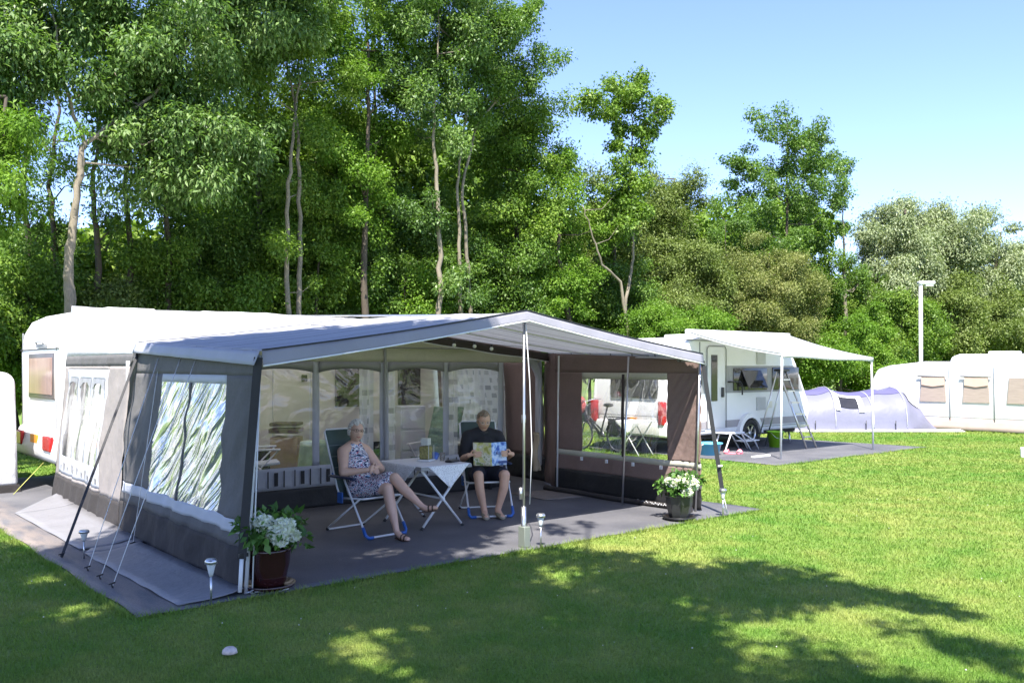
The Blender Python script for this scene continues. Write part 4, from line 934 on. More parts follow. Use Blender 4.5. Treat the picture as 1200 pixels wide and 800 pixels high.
# ------------------------------------------------------------------ inside the awning
def lounge(loc, rz, label, fab, group=None):
    t = thing('lounge_chair', label, 'chair', loc, rz, group); L = Vector((0, 0, 0))
    b = MB(); b.sheet(lambda u, v: (u, .25 + .38*v, .42 + .75*v + .012*math.sin(v*40)), -.26, .26, 0, 1, 6, 40); b.build('backrest', fab, t, solid=.035, off=L)
    b = MB(); b.sheet(lambda u, v: (u, -.25 + .5*v, .43 - .02*math.sin(v*3)), -.26, .26, 0, 1, 6, 10); b.build('seat', fab, t, solid=.035, off=L)
    for s in (-1, 1):
        b = MB(); b.bb(s*.31-.025, s*.31+.025, -.25, .32, .62, .65); b.build('armrest', M['white'], t, off=L, bevel=.01)
        b = MB(); b.tube([(s*.29, -.3, 0), (s*.29, .3, .62)], .013, 6); b.build('leg', M['alu'], t, off=L)
        b = MB(); b.tube([(s*.29, .4, 0), (s*.29, -.22, .62)], .013, 6); b.build('leg', M['alu'], t, off=L)
    return t
wch = mat('white_chair_cushion', (.6, .62, .68), .8, var=.1, stretch=(1, 1, 6), scale=2)
p = at(306, 560, 13.4); lounge((p.x, p.y, .012), R(70), 'white padded lounge chair behind the window left of the seated woman', wch)
p = at(507, 540, 14.2); lounge((p.x, p.y, .012), R(-60), 'green checked lounge chair behind the window above the white table', mat('green_check', (.12, .2, .16), .8, var=.4, scale=25))
p = at(336, 560, 14.2); t = thing('cabinet', 'tan cabinet with dark folded things on top behind the left awning window', 'cabinet', (p.x, p.y, .01), -YAW)
b = MB(); b.box((0, 0, .38), (.42, .4, .74)); b.build('body', M['wood'], t, off=(0, 0, 0), bevel=.01)
b = MB(); b.box((0, -.02, .85), (.46, .42, .07)); b.box((.0, -.02, .95), (.44, .4, .05)); b.build('folded_cover', mat('maroon_cloth', (.09, .05, .05), .8, var=.3), t, off=(0, 0, 0), bevel=.015)
p = at(378, 560, 13.6); t = thing('side_table', 'table under a pale green cloth behind the seated woman', 'table', (p.x, p.y, .01))
b = MB(); b.sheet(lambda u, v: ((.33 + .05*v + .02*math.sin(u*9)*v)*math.cos(u), (.33 + .05*v + .02*math.sin(u*9)*v)*math.sin(u), .72 - .5*v), 0, 2*math.pi, 0, 1, 40, 8); b.lathe([(.001, .725), (.33, .72)], (0, 0, 0), 40); b.build('cloth', mat('green_cloth', (.33, .45, .3), .8, var=.25, scale=9), t, off=(0, 0, 0), solid=.004)
b = MB(); b.tube([(0, 0, 0), (0, 0, .7)], .03); b.build('leg', M['steel'], t, off=(0, 0, 0))
p = at(479, 560, 15.4); t = thing('cupboard', 'pale grey camping cupboard inside the awning behind the white table', 'cupboard', (p.x, p.y, .01), -YAW*.3)
b = MB(); b.box((0, 0, .6), (.45, .4, 1.16)); b.build('body', mat('pale_grey_board', (.55, .56, .6), .5), t, off=(0, 0, 0), bevel=.01)
for k in range(3):
    b = MB(); b.box((0, -.205, .25+.36*k), (.4, .015, .32)); b.build('door', mat('pale_grey_door', (.6, .61, .65), .45), t, off=(0, 0, 0), bevel=.006)

# ------------------------------------------------------------------ camping chairs and table
def camp_chair(loc, rz, label):
    t = thing('camping_chair', label, 'chair', loc, rz, 'green camping chairs under the awning porch'); L = Vector((0, 0, 0))
    fab = M.setdefault('chairfab', mat('dark_green_fabric', (.055, .085, .075), .75, var=.15, bump=.3, bscale=40))
    b = MB(); b.sheet(lambda u, v: (u*(1-.04*v), .17 + .30*v + .04*math.sin(v*3), .40 + .72*v - .012*abs(math.sin(v*6*math.pi))), -.235, .235, 0, 1, 8, 60); bk_ = b.build('backrest', fab, t, solid=.02, off=L)
    b = MB()
    for k in range(6): b.box((0, .17+.30*(k+.5)/6+.03 - .014, .40+.72*(k+.5)/6 + .012), (.44, .004, .007))
    b.build('piping', mat('sage_piping', (.2, .24, .22), .7), bk_, off=L)
    b = MB(); b.sheet(lambda u, v: (u, -.26 + .44*v, .415 - .03*math.sin(v*3)), -.235, .235, 0, 1, 6, 10); b.build('seat', fab, t, solid=.02, off=L)
    b = MB(); b.tube([(-.25, .15, .38), (-.245, .22, .5), (-.235, .48, 1.1), (-.2, .49, 1.13), (.2, .49, 1.13), (.235, .48, 1.1), (.245, .22, .5), (.25, .15, .38)], .011, 8); b.build('back_frame', M['alu'], t, off=L)
    b = MB(); b.tube([(-.25, .18, .39), (-.25, -.27, .42), (.25, -.27, .42), (.25, .18, .39)], .011, 8); b.build('seat_frame', M['alu'], t, off=L)
    # front U: armrest front to the floor
    fr = MB(); fr.tube([(-.275, .05, .61), (-.275, -.34, .05), (-.25, -.36, .015), (.25, -.36, .015), (.275, -.34, .05), (.275, .05, .61)], .012, 8); fr_ = fr.build('front_leg_frame', M['alu'], t, off=L)
    b = MB()
    for s in (-1, 1): b.tube([(s*.276, -.29, .12), (s*.276, -.34, .04), (s*.25, -.362, .014), (s*.19, -.362, .014)], .019, 8)
    b.build('corner_fitting', M['blue'], fr_, off=L)
    b = MB(); b.tube([(-.255, -.22, .42), (-.255, .38, .04), (-.22, .41, .015), (.22, .41, .015), (.255, .38, .04), (.255, -.22, .42)], .011, 8); rl = b.build('rear_leg_frame', M['alu'], t, off=L)
    b = MB()
    for s in (-1, 1): b.ball((s*.25, .4, .02), .02)
    b.build('corner_fitting', M['plastic'], rl, off=L)
    for s in (-1, 1):
        b = MB(); b.box((s*.285, .07, .63), (.055, .46, .028)); b.build('armrest', M['navy'], t, off=L, bevel=.012)
        b = MB(); b.tube([(s*.26, .27, .62), (s*.255, .30, .66)], .01, 6); b.box((s*.262, .14, .40), (.02, .09, .12)); b.build('hinge', M['blue'], t, off=L, bevel=.005)
    return t
WC = (2.47, 1.79); WRZ = R(6)
MC = (4.30, 1.98); MRZ = R(-26)
camp_chair((WC[0], WC[1], .012), WRZ, 'green camping chair carrying the woman in the patterned dress')
camp_chair((MC[0], MC[1], .012), MRZ, 'green camping chair carrying the man who reads')

tb = thing('camping_table', 'white camping table with crossed legs between the woman and the man', 'table', (3.28, 1.85, 0))
b = MB(); b.bb(2.95, 3.62, 1.42, 2.30, .70, .725); b.build('tabletop', M['white'], tb, bevel=.008)
b = MB(); b.bb(2.93, 3.64, 1.40, 1.42, .69, .73); b.bb(2.93, 3.64, 2.30, 2.32, .69, .73); b.bb(2.93, 2.95, 1.42, 2.3, .69, .73); b.bb(3.62, 3.64, 1.42, 2.3, .69, .73); b.build('table_edge', M['trim'], tb)
for y in (1.48, 2.26):
    for a_, c_ in (((2.99, 3.60)), ((3.56, 2.97))):
        b = MB(); yy = y + (.012 if a_ < 3.2 else -.012); b.tube([(a_, yy, .012), (c_, yy, .70)], .015, 8); lg = b.build('leg', M['alu'], tb)
        b = MB(); b.tube([(a_, yy, .012), (a_+(c_-a_)*.04, yy, .04)], .018, 8); b.build('foot_cap', M['plastic'], lg)
b = MB(); b.tube([(3.28, 1.48, .345), (3.28, 2.26, .345)], .012, 8); b.tube([(3.0, 1.48, .69), (3.0, 2.26, .69)], .01, 6); b.tube([(3.58, 1.48, .69), (3.58, 2.26, .69)], .01, 6); b.ball((3.28, 1.48, .345), .03); b.build('crossbar', M['alu'], tb)
tc_ = thing('tablecloth', 'white lace tablecloth with pointed corners hanging over the camping table', 'tablecloth', (3.28, 1.85, .73))
b = MB(); b.bb(2.94, 3.63, 1.41, 2.31, .728, .734); b.build('cloth_top', mat('white_cotton', (.75, .75, .76), .8, var=.04, bump=.2), tc_)
lace = pattern_mat('lace', 'lace')
def tri(a_, c_, tip, nrm):
    a_, c_, tip = Vector(a_), Vector(c_), Vector(tip); b = MB(); n_ = 14; vs = []; fs = []
    b.sheet(lambda u, v: a_.lerp(c_, u).lerp(tip, v) + Vector(nrm)*(.012*math.sin(u*14+v*3)*v), 0, 1, 0, .985, n_, n_)
    return b.build('hanging_corner', lace, tc_, solid=.002)
tri((3.02, 1.398, .733), (3.6, 1.398, .733), (3.32, 1.385, .47), (0, -1, 0))
tri((2.928, 1.5, .733), (2.928, 2.27, .733), (2.915, 1.85, .43), (-1, 0, 0))
tri((3.642, 1.5, .733), (3.642, 2.22, .733), (3.65, 1.85, .45), (1, 0, 0))
tri((3.02, 2.322, .733), (3.55, 2.322, .733), (3.3, 2.33, .45), (0, 1, 0))
# lantern vase, mug, sunglasses case
la = thing('glass_jar', 'square glass jar filled with dried flowers on the white table', 'jar', (3.36, 1.93, .735), .5); L = (0, 0, 0)
b = MB(); b.box((0, 0, .012), (.17, .17, .02)); b.build('tray', M['white'], la, off=L, bevel=.005)
b = MB(); b.box((0, 0, .1), (.12, .12, .15)); b.build('dried_flowers', mat('dried_flowers', (.28, .25, .09), .9, var=.6, scale=45, bump=1, bscale=60), la, off=L, bevel=.01)
b = MB()
for x, y in ((-.07, -.07), (.07, -.07), (.07, .07), (-.07, .07)): b.tube([(x, y, .02), (x, y, .19)], .004, 6)
b.bb(-.045, .045, -.045, .045, .19, .27); b.build('lid', mat('frosted_glass', (.55, .56, .5), .3), la, off=L, bevel=.006)
mg = thing('mug', 'blue and white mug beside the glass jar on the table', 'mug', (3.55, 2.02, .735))
b = MB(); b.lathe([(.001, 0), (.036, 0), (.038, .01), (.038, .085), (.035, .085), (.034, .012), (.001, .012)], L, 20); b.build('cup', mat('blue_glaze', (.05, .12, .4), .2, var=.8, scale=12), mg, off=L)
b = MB(); b.tube([(.036, 0, .07), (.06, 0, .065), (.062, 0, .035), (.037, 0, .02)], .006, 6); b.build('handle', M['blue'], mg, off=L)
gc = thing('glass', 'clear drinking glass on the table near the man', 'glass', (3.52, 1.82, .735))
b = MB(); b.lathe([(.001, 0), (.028, 0), (.034, .1), (.032, .1), (.027, .006), (.001, .006)], L, 20); b.build('tumbler', M['winglass'] if False else M['pvc'], gc, off=L)
tag(MB().box((0, 0, .014), (.17, .1, .028)).build('case', M['plastic'], None, bevel=.012, seg=3), 'flat black case lying on the table next to the magazine', 'case').location = (3.52, 1.62, .736)
bpy.data.objects['case'].rotation_euler = (0, 0, .3)

# ------------------------------------------------------------------ foliage
LEAF = dict(
 ash=leaf_mat('ash_leaf', (.05, .10, .026), (.12, .215, .05), (.27, .37, .13), gloss=.45, trans=.38, rough=.45),
 dark=leaf_mat('dark_leaf', (.05, .10, .02), (.11, .20, .036), (.22, .33, .07), gloss=.35, trans=.38, rough=.45),
 mid=leaf_mat('mid_leaf', (.07, .135, .02), (.145, .245, .036), (.25, .345, .065), gloss=.3, trans=.35, rough=.5),
 lime=leaf_mat('lime_leaf', (.075, .155, .018), (.135, .25, .03), (.23, .35, .06), gloss=.25, trans=.4, rough=.5),
 olive=leaf_mat('olive_leaf', (.075, .115, .026), (.15, .2, .05), (.24, .29, .09), gloss=.25, trans=.3, rough=.5),
 brown=leaf_mat('hawthorn_leaf', (.09, .12, .03), (.185, .215, .065), (.31, .31, .12), gloss=.2, trans=.3, rough=.5),
 silver=leaf_mat('willow_leaf', (.14, .18, .08), (.26, .31, .16), (.40, .44, .27), gloss=.3, trans=.25, rough=.5),
 hyd=leaf_mat('hydrangea_leaf', (.03, .08, .016), (.07, .16, .03), (.16, .30, .06), gloss=.35, trans=.25),
 petal=leaf_mat('hydrangea_petal', (.7, .72, .64), (.84, .84, .8), (.88, .88, .85), gloss=.2, trans=.3),
 shade=leaf_mat('shade_tree_leaf', (.02, .045, .01), (.04, .08, .018), (.07, .11, .03), gloss=.3, trans=.15),
)
BARK = mat('pale_bark', (.2, .17, .125), .85, var=.35, scale=3, bump=.8, bscale=20, stretch=(1, 1, .3), fine=.2)
BARKD = mat('dark_bark', (.07, .055, .04), .9, var=.3, scale=3, bump=.8, bscale=20, stretch=(1, 1, .3), fine=.2)

def leaf_mesh(name, clumps, per, ln, wd, seed, material, droop=.35, shell=.62, out=.5, wild=.2):
    """clumps: (x, y, z, r); every leaf is its own small folded face"""
    rng = np.random.default_rng(abs(seed)); C = np.array(clumps, float); k = len(C)
    cnt = np.maximum(3, (per*(C[:, 3]/C[:, 3].mean())**2).astype(int)); idx = np.repeat(np.arange(k), cnt); N = len(idx)
    d = rng.normal(size=(N, 3)); d /= np.linalg.norm(d, axis=1)[:, None]
    rad = (shell + (1-shell)*rng.random(N)**.7) * (1 + wild*(rng.random(N) < .3)*rng.random(N))
    squash = (np.array([1, 1, .8]) * (.65 + .75*rng.random((k, 3))))[idx] if wild > .5 else np.array([1, 1, .8])
    P = C[idx, :3] + d*squash*(rad*C[idx, 3])[:, None]
    # leaf direction: outward + droop + random
    D = d*out + rng.normal(size=(N, 3))*.6; D[:, 2] -= droop; D /= np.linalg.norm(D, axis=1)[:, None]
    up = np.array([0, 0, 1.0]) + rng.normal(size=(N, 3))*.55 + d*.5
    W = np.cross(D, up); W /= np.maximum(1e-6, np.linalg.norm(W, axis=1))[:, None]; Nn = np.cross(W, D)
    s = (.6 + .8*rng.random(N))[:, None]
    a = P; t = P + D*ln*s - Nn*ln*.12*s; m = P + D*ln*.45*s
    l_ = m + W*wd*.5*s + Nn*wd*.18*s; r_ = m - W*wd*.5*s + Nn*wd*.18*s
    V = np.stack([a, l_, t, r_], 1).reshape(-1, 3).astype(np.float32)
    me = bpy.data.meshes.new(name); me.vertices.add(N*4); me.vertices.foreach_set('co', V.ravel())
    me.loops.add(N*4); me.loops.foreach_set('vertex_index', np.arange(N*4, dtype=np.int32))
    me.polygons.add(N); me.polygons.foreach_set('loop_start', np.arange(0, N*4, 4, dtype=np.int32)); me.polygons.foreach_set('loop_total', np.full(N, 4, np.int32))
    me.update()
    tint = np.clip(rng.random(N)*.6 + rng.random(k)[idx]*.4, 0, 1).astype(np.float32)
    at_ = me.attributes.new('tint', 'FLOAT', 'FACE'); at_.data.foreach_set('value', tint)
    me.materials.append(material)
    o = bpy.data.objects.new(name, me); COL.objects.link(o); return o

def clumps_in(ells, dens, r, rng, rough=1.0):
    """ells: (x,y,z,rx,ry,rz); clump centres through the volume, uneven edge, gaps"""
    out = []; sx, sy = rng.random()*50, rng.random()*50
    for (x, y, z, rx, ry, rz) in ells:
        n = max(4, int(dens*(rx*ry+rx*rz+ry*rz)/3/(r*r)*1.6))
        for _ in range(n):
            d = Vector((rng.gauss(0, 1), rng.gauss(0, 1), rng.gauss(0, 1))).normalized()
            k = rng.random()**.4
            k *= 1 + .38*rough*noise.noise(Vector((d.x*1.7+sx, d.y*1.7+sy, d.z*1.7)))
            p = Vector((x + d.x*rx*k, y + d.y*ry*k, z + d.z*rz*k))
            if noise.noise(p*.55 + Vector((sx, sy, 0))) < -.34/rough: continue
            out.append((p.x, p.y, p.z, r*(.65 + .7*rng.random())))
    return out

def tree(name, label, base, ells, leafm, seed, trunk=None, tr=.14, ln=.2, wd=.085, r=.7, dens=1.0, per=240, bark=None, group=None, cat='tree', rough=1.0, limbs=10, droop=.35, fork=True):
    rng = random.Random(seed); base = Vector(base); t = thing(name, label, cat, base, group=group)
    r *= .72; cl = clumps_in(ells, dens*1.15, r, rng, rough)
    cl = [c for c in cl if c[2] > .15]
    loc = [(c[0]-base.x, c[1]-base.y, c[2]-base.z, c[3]) for c in cl]
    cr = leaf_mesh('crown', loc, int(per*2.1), ln*.47, wd*.54, seed, leafm, droop, shell=.25, wild=.75); cr.parent = t
    b = MB(); top = max(e[2] + e[5]*.5 for e in ells); cx = sum(e[0] for e in ells)/len(ells); cy = sum(e[1] for e in ells)/len(ells)
    trunks = trunk or [[tuple(base), (lerp(base.x, cx, .3)+rng.gauss(0, .15), lerp(base.y, cy, .3), top*.35), (lerp(base.x, cx, .7)+rng.gauss(0, .15), lerp(base.y, cy, .7), top*.65), (cx, cy, top)]]
    for path in trunks:
        pts = []; path = [Vector(p) for p in path]
        for i in range(len(path)-1):
            for k in range(5): q = path[i].lerp(path[i+1], k/5); pts.append(q + Vector((rng.gauss(0, .02), rng.gauss(0, .02), 0)))
        pts.append(path[-1]); L = len(pts)
        b.tube(pts, [max(.012, tr*(1 - .85*i/(L-1))) for i in range(L)], 9)
        hi = [p for p in pts if p.z > top*.28] or pts[-2:]
        for c in rng.sample(loc, min(limbs, len(loc))):
            c = Vector(c[:3]) + base; s = min(hi, key=lambda p: (p - c).length + 1.2*max(0, p.z - c.z + .3)); 
            
            if (s-c).length > 2.6: continue
            mid = s.lerp(c, .5) + Vector((0, 0, -.12*(c-s).length + rng.gauss(0, .1)))
            b.tube([s, s.lerp(mid, .5), mid, mid.lerp(c, .5), c], [tr*.2, tr*.17, tr*.13, tr*.08, .008], 6)
    b.build('trunk', bark or BARKD, t)
    return t

def EL(px, py, rx, ry, Y, dY=0, depth=1.0):       # a crown lobe given by where it stands: photo column/row at plane Y
    f = dist_Y(px, Y + dY); p = at(px, py, f); k = f/F
    return (p.x, p.y, p.z, rx*k*1.06, rx*k*depth, ry*k*1.06)
def BP(px, Y): p = atY(px, 430, Y); return (p.x, p.y, 0)
def TP(pts, Y): return [tuple(atY(x, y, Y)) for x, y in pts]
def trunkpx(pts, Y):
    q = TP(pts, Y); return [(q[0][0], q[0][1], 0)] + q

YT = 13.0
# --- big ash at the left with the pale bare trunk
tree('ash_tree', 'big ash tree with a pale bare trunk behind the left caravan', BP(82, 11.2), [EL(*e, 11.6) for e in ((170, 50, 110, 80), (60, 60, 75, 75), (240, 140, 85, 85), (210, 210, 60, 40), (130, 20, 80, 60), (10, 20, 60, 60), (150, 120, 60, 70), (300, 40, 75, 80), (250, -70, 130, 60), (80, -60, 90, 60), (20, 120, 45, 50))],
     LEAF['ash'], 11, trunk=[trunkpx([(82, 362), (80, 300), (88, 250), (94, 195), (98, 170), (70, 80), (60, 0)], 11.2), trunkpx([(82, 362), (80, 300), (88, 250), (96, 172), (180, 110), (230, 40)], 11.2)], tr=.105, ln=.24, wd=.075, r=.62, dens=1.15, per=330, bark=BARK, droop=.7)
tree('ash_tree', 'bright green leafy ash bough reaching in from the left edge', BP(-60, 10.2), [EL(*e, 10.4) for e in ((15, 175, 60, 40), (65, 165, 35, 22), (-60, 150, 90, 90), (5, 240, 30, 30))],
     LEAF['lime'], 12, tr=.16, ln=.2, wd=.06, r=.45, dens=1.1, per=220, droop=.6)
# slender dark trees standing in the gap on the left
for i, (px, Y, h, lb) in enumerate(((30, 14.5, 215, 'slender dark tree at the far left edge of the wood'), (62, 15.5, 235, 'slender dark tree left of the pale bare trunk'), (112, 14.0, 240, 'slender dark tree just right of the pale bare trunk'), (150, 14.2, 205, 'slender dark tree with thin crown above the left caravan roof'), (195, 14.0, 215, 'slender dark tree standing over the rear of the left caravan'))):
    tree('slender_tree', lb, BP(px, Y), [EL(px, h-60, 36, 70, Y), EL(px+10, h+40, 26, 30, Y)] + ([EL(px, h-110, 60, 50, Y)] if i in (3, 4) else []), LEAF['dark'], 20+i, trunk=[trunkpx([(px, 380), (px+4, 300), (px-3, 220), (px+6, 130), (px+3, 40)], Y)], tr=.10, r=.45, dens=.5, per=150, ln=.17, wd=.07, group='slender dark trees behind the left caravan', limbs=8)
# --- twin stemmed pale birch
tree('birch_tree', 'twin stemmed pale barked tree rising above the awning roof on the left', BP(345, 12.6), [EL(*e, 12.6) for e in ((345, 40, 60, 65), (330, 10, 60, 50), (400, 20, 50, 50), (370, 190, 40, 50), (318, 265, 32, 40), (372, 310, 32, 36), (300, 80, 35, 45), (395, 95, 26, 22), (350, -50, 80, 50))],
     LEAF['mid'], 31, trunk=[trunkpx([(338, 372), (336, 300), (338, 215), (345, 150), (352, 60), (356, 0)], 12.6), trunkpx([(350, 372), (352, 290), (350, 200), (346, 130), (338, 80), (325, 20)], 12.7)], tr=.075, r=.5, dens=.62, per=200, ln=.17, wd=.07, bark=BARK)
tree('maple_tree', 'yellow green tree with dense foliage left of the tall middle ashes', BP(430, 12.8), [EL(*e, 13.0) for e in ((430, 70, 50, 65), (385, 40, 40, 55), (455, 150, 40, 60), (410, 170, 35, 60), (470, 20, 45, 40), (425, 250, 45, 60))],
     LEAF['lime'], 32, tr=.12, r=.5, dens=.85, per=230, ln=.17, wd=.08)
# --- the tall pair in the middle
tree('ash_tree', 'tall dark ash with a straight grey trunk in the middle of the wood', BP(514, 12.2), [EL(*e, 12.4) for e in ((510, 20, 75, 60), (480, 90, 45, 50), (520, 130, 50, 50), (560, 40, 60, 55), (500, -60, 90, 50), (492, 235, 26, 40), (536, 335, 30, 26))],
     LEAF['ash'], 33, trunk=[trunkpx([(514, 372), (516, 300), (511, 220), (508, 160), (512, 80), (516, 0)], 12.2)], tr=.09, r=.5, dens=.85, per=240, ln=.19, wd=.075, bark=BARK)
tree('ash_tree', 'tall dark ash whose side branch reaches out into the blue sky', BP(540, 12.8), [EL(*e, 12.9) for e in ((575, 30, 55, 60), (590, 95, 45, 45), (545, 110, 40, 55), (622, 78, 24, 22), (642, 62, 22, 14), (610, 10, 28, 30), (600, 150, 35, 30))],
     LEAF['dark'], 34, trunk=[trunkpx([(540, 372), (538, 300), (536, 230), (540, 170), (556, 90), (575, 0)], 12.8), trunkpx([(552, 372), (548, 300), (541, 220), (560, 140), (610, 92), (648, 66)], 12.8)], tr=.07, r=.42, dens=.8, per=190, ln=.17, wd=.08, bark=BARK)
tree('poplar_tree', 'broad green tree filling the gap behind the twin stemmed tree', BP(300, 15), [EL(*e, 15.5) for e in ((290, 120, 70, 80), (350, 150, 70, 70), (260, 40, 70, 60), (330, 230, 70, 50))], LEAF['mid'], 58, r=.75, dens=1.0, per=300, ln=.2, wd=.1)
tree('poplar_tree', 'broad light green tree behind the yellow green tree and the straight trunk', BP(440, 15.2), [EL(*e, 15.8) for e in ((420, 60, 70, 80), (480, 170, 60, 70), (400, 150, 50, 70), (450, 260, 60, 50))], LEAF['mid'], 59, r=.75, dens=1.0, per=300, ln=.2, wd=.1)
# --- rounded mid trees
tree('maple_tree', 'broad leafy green tree right of the tall middle ashes', BP(610, 14), [EL(*e, 14.2) for e in ((590, 150, 50, 60), (600, 190, 60, 70), (630, 160, 40, 50), (590, 280, 70, 70), (650, 230, 40, 60))], LEAF['mid'], 41, r=.6, dens=1.0, per=260, ln=.18, wd=.09)
tree('maple_tree', 'rounded yellow green tree left of the thin forked tree', BP(665, 13.4), [EL(*e, 13.4) for e in ((660, 215, 36, 50), (668, 280, 45, 55), (650, 340, 50, 40))], LEAF['lime'], 42, r=.5, dens=1.0, per=230, ln=.16, wd=.08)
tree('thin_tree', 'thin forked tree with a small ragged crown standing free against the sky', BP(734, 12.5), [EL(*e, 12.5) for e in ((733, 100, 26, 12), (738, 118, 34, 14), (708, 124, 26, 12), (768, 128, 20, 18), (742, 148, 26, 18), (760, 155, 16, 14), (748, 180, 20, 18), (694, 118, 14, 8), (722, 168, 12, 8), (735, 215, 30, 26), (728, 255, 32, 26))],
     LEAF['mid'], 43, trunk=[trunkpx([(734, 395), (733, 350), (741, 310), (742, 270), (738, 200), (742, 150), (738, 100)], 12.5), trunkpx([(736, 390), (728, 330), (706, 310), (692, 270), (682, 240)], 12.3)], tr=.07, r=.36, dens=1.0, per=95, ln=.2, wd=.115, bark=BARK, rough=.8)
tree('maple_tree', 'pale olive tree behind the thin forked tree', BP(715, 15), [EL(*e, 15.5) for e in ((715, 240, 45, 45), (700, 310, 55, 55), (750, 300, 45, 60))], LEAF['olive'], 44, r=.65, dens=1.0, per=260, ln=.19, wd=.09)
tree('round_tree', 'rounded olive green tree between the thin tree and the tall dark one', BP(797, 15.5), [EL(*e, 16) for e in ((795, 232, 38, 40), (800, 290, 42, 50), (775, 270, 30, 40))], LEAF['olive'], 45, r=.65, dens=1.25, per=300, ln=.19, wd=.08)
# --- tall dark tree right of centre
tree('alder_tree', 'tall dark green tree with airy branches above the far caravan', BP(925, 14.5), [EL(*e, 14.5) for e in ((925, 165, 42, 36), (890, 150, 14, 22), (960, 180, 28, 40), (935, 220, 50, 45), (880, 220, 36, 34), (985, 210, 16, 26), (865, 185, 14, 12), (900, 290, 55, 50), (950, 300, 45, 60))],
     LEAF['dark'], 46, r=.46, dens=.85, per=110, ln=.2, wd=.12, rough=1.15, tr=.13, limbs=34)
tree('thin_tree', 'thin pale trunk with a small tuft of leaves left of the silvery willow', BP(991, 13.5), [EL(*e, 13.5) for e in ((986, 238, 12, 12), (994, 262, 10, 12), (985, 300, 14, 20), (1000, 330, 16, 20))], LEAF['dark'], 47, trunk=[trunkpx([(991, 400), (990, 340), (989, 280), (987, 240)], 13.5)], tr=.12, r=.4, dens=.6, per=120, ln=.2, wd=.1, bark=BARK)
# --- willows
tree('willow_tree', 'big silvery green willow left of the lamp post', BP(1070, 13.5), [EL(*e, 13.5) for e in ((1038, 285, 36, 42), (1068, 268, 40, 36), (1045, 330, 45, 45), (1090, 300, 45, 50))], LEAF['silver'], 48, r=.9, dens=1.6, per=420, ln=.30, wd=.09, tr=.3, droop=.6)
tree('willow_tree', 'silvery green willow behind the lamp post sloping to the right edge', BP(1140, 13), [EL(*e, 13) for e in ((1118, 278, 42, 36), (1155, 300, 46, 40), (1198, 325, 46, 38), (1140, 335, 55, 45), (1240, 350, 45, 40))], LEAF['silver'], 49, r=.9, dens=1.6, per=420, ln=.32, wd=.1, tr=.3, droop=.6)
# --- hawthorns and hedge
tree('hawthorn', 'large brownish hawthorn bush behind the far caravan roof', BP(895, 12), [EL(*e, 12) for e in ((900, 320, 45, 45), (870, 350, 50, 50), (935, 350, 30, 50), (900, 390, 60, 40))], LEAF['brown'], 50, r=.5, dens=1.4, per=330, ln=.14, wd=.07, cat='bush')
tree('hawthorn', 'brownish olive bush left of the large hawthorn', BP(830, 12.6), [EL(*e, 12.6) for e in ((830, 320, 38, 36), (820, 360, 45, 40), (790, 350, 30, 40))], LEAF['olive'], 51, r=.5, dens=1.4, per=330, ln=.14, wd=.07, cat='bush')
tree('bush', 'bright green bush above the near end of the far caravan roof', BP(800, 11.4), [EL(*e, 11.4) for e in ((795, 378, 34, 22), (760, 380, 30, 24), (830, 385, 25, 20), (780, 410, 60, 30))], LEAF['lime'], 52, r=.4, dens=1.5, per=280, ln=.13, wd=.075, cat='bush')
tree('bush', 'bright green bush right of the far caravan above the lilac tent', BP(985, 11.2), [EL(*e, 11.2) for e in ((985, 400, 42, 34), (1015, 385, 26, 28), (960, 425, 40, 30), (1010, 435, 45, 30))], LEAF['lime'], 53, r=.5, dens=1.6, per=330, ln=.17, wd=.09, cat='bush')
tree('bush', 'mixed green bush at the foot of the lamp post', BP(1060, 11.5), [EL(*e, 11.5) for e in ((1050, 375, 36, 34), (1075, 400, 36, 30), (1040, 420, 30, 24))], LEAF['mid'], 54, r=.6, dens=1.6, per=330, ln=.19, wd=.1, cat='bush')
tree('bush', 'olive hedge bush above the white caravan right of the lamp post', BP(1130, 11.5), [EL(*e, 11.5) for e in ((1120, 365, 40, 36), (1160, 375, 40, 36), (1110, 400, 40, 26), (1180, 400, 44, 26))], LEAF['olive'], 55, r=.7, dens=1.6, per=330, ln=.21, wd=.1, cat='bush')
tree('bush', 'olive hedge bush at the right edge above the white caravan', BP(1220, 11.5), [EL(*e, 11.5) for e in ((1215, 365, 36, 34), (1250, 380, 40, 36), (1210, 400, 44, 26))], LEAF['mid'], 56, r=.7, dens=1.6, per=330, ln=.21, wd=.1, cat='bush')
# --- undergrowth that closes the wood: individual tall shrubs
US = [(-20, 350, 60, 70, 'mid'), (35, 400, 40, 60, 'lime'), (30, 330, 45, 55, 'dark'), (130, 350, 42, 34, 'olive'), (185, 345, 45, 60, 'mid'), (240, 290, 55, 75, 'dark'), (255, 350, 50, 40, 'mid'), (300, 300, 42, 70, 'mid'), (325, 350, 45, 40, 'mid'),
      (375, 270, 40, 70, 'mid'), (400, 330, 50, 50, 'dark'), (450, 290, 50, 70, 'dark'), (475, 345, 45, 40, 'lime'), (520, 300, 50, 70, 'dark'), (560, 350, 50, 40, 'mid'), (590, 330, 45, 60, 'dark'), (640, 370, 45, 30, 'lime'), (690, 360, 45, 40, 'mid'), (740, 350, 40, 50, 'dark'),
      (850, 290, 40, 60, 'dark'), (960, 340, 40, 60, 'mid'), (1015, 350, 36, 50, 'mid')]
side = {'mid': 'leafy green', 'lime': 'light green', 'dark': 'dark green', 'olive': 'olive green', 'brown': 'brownish'}
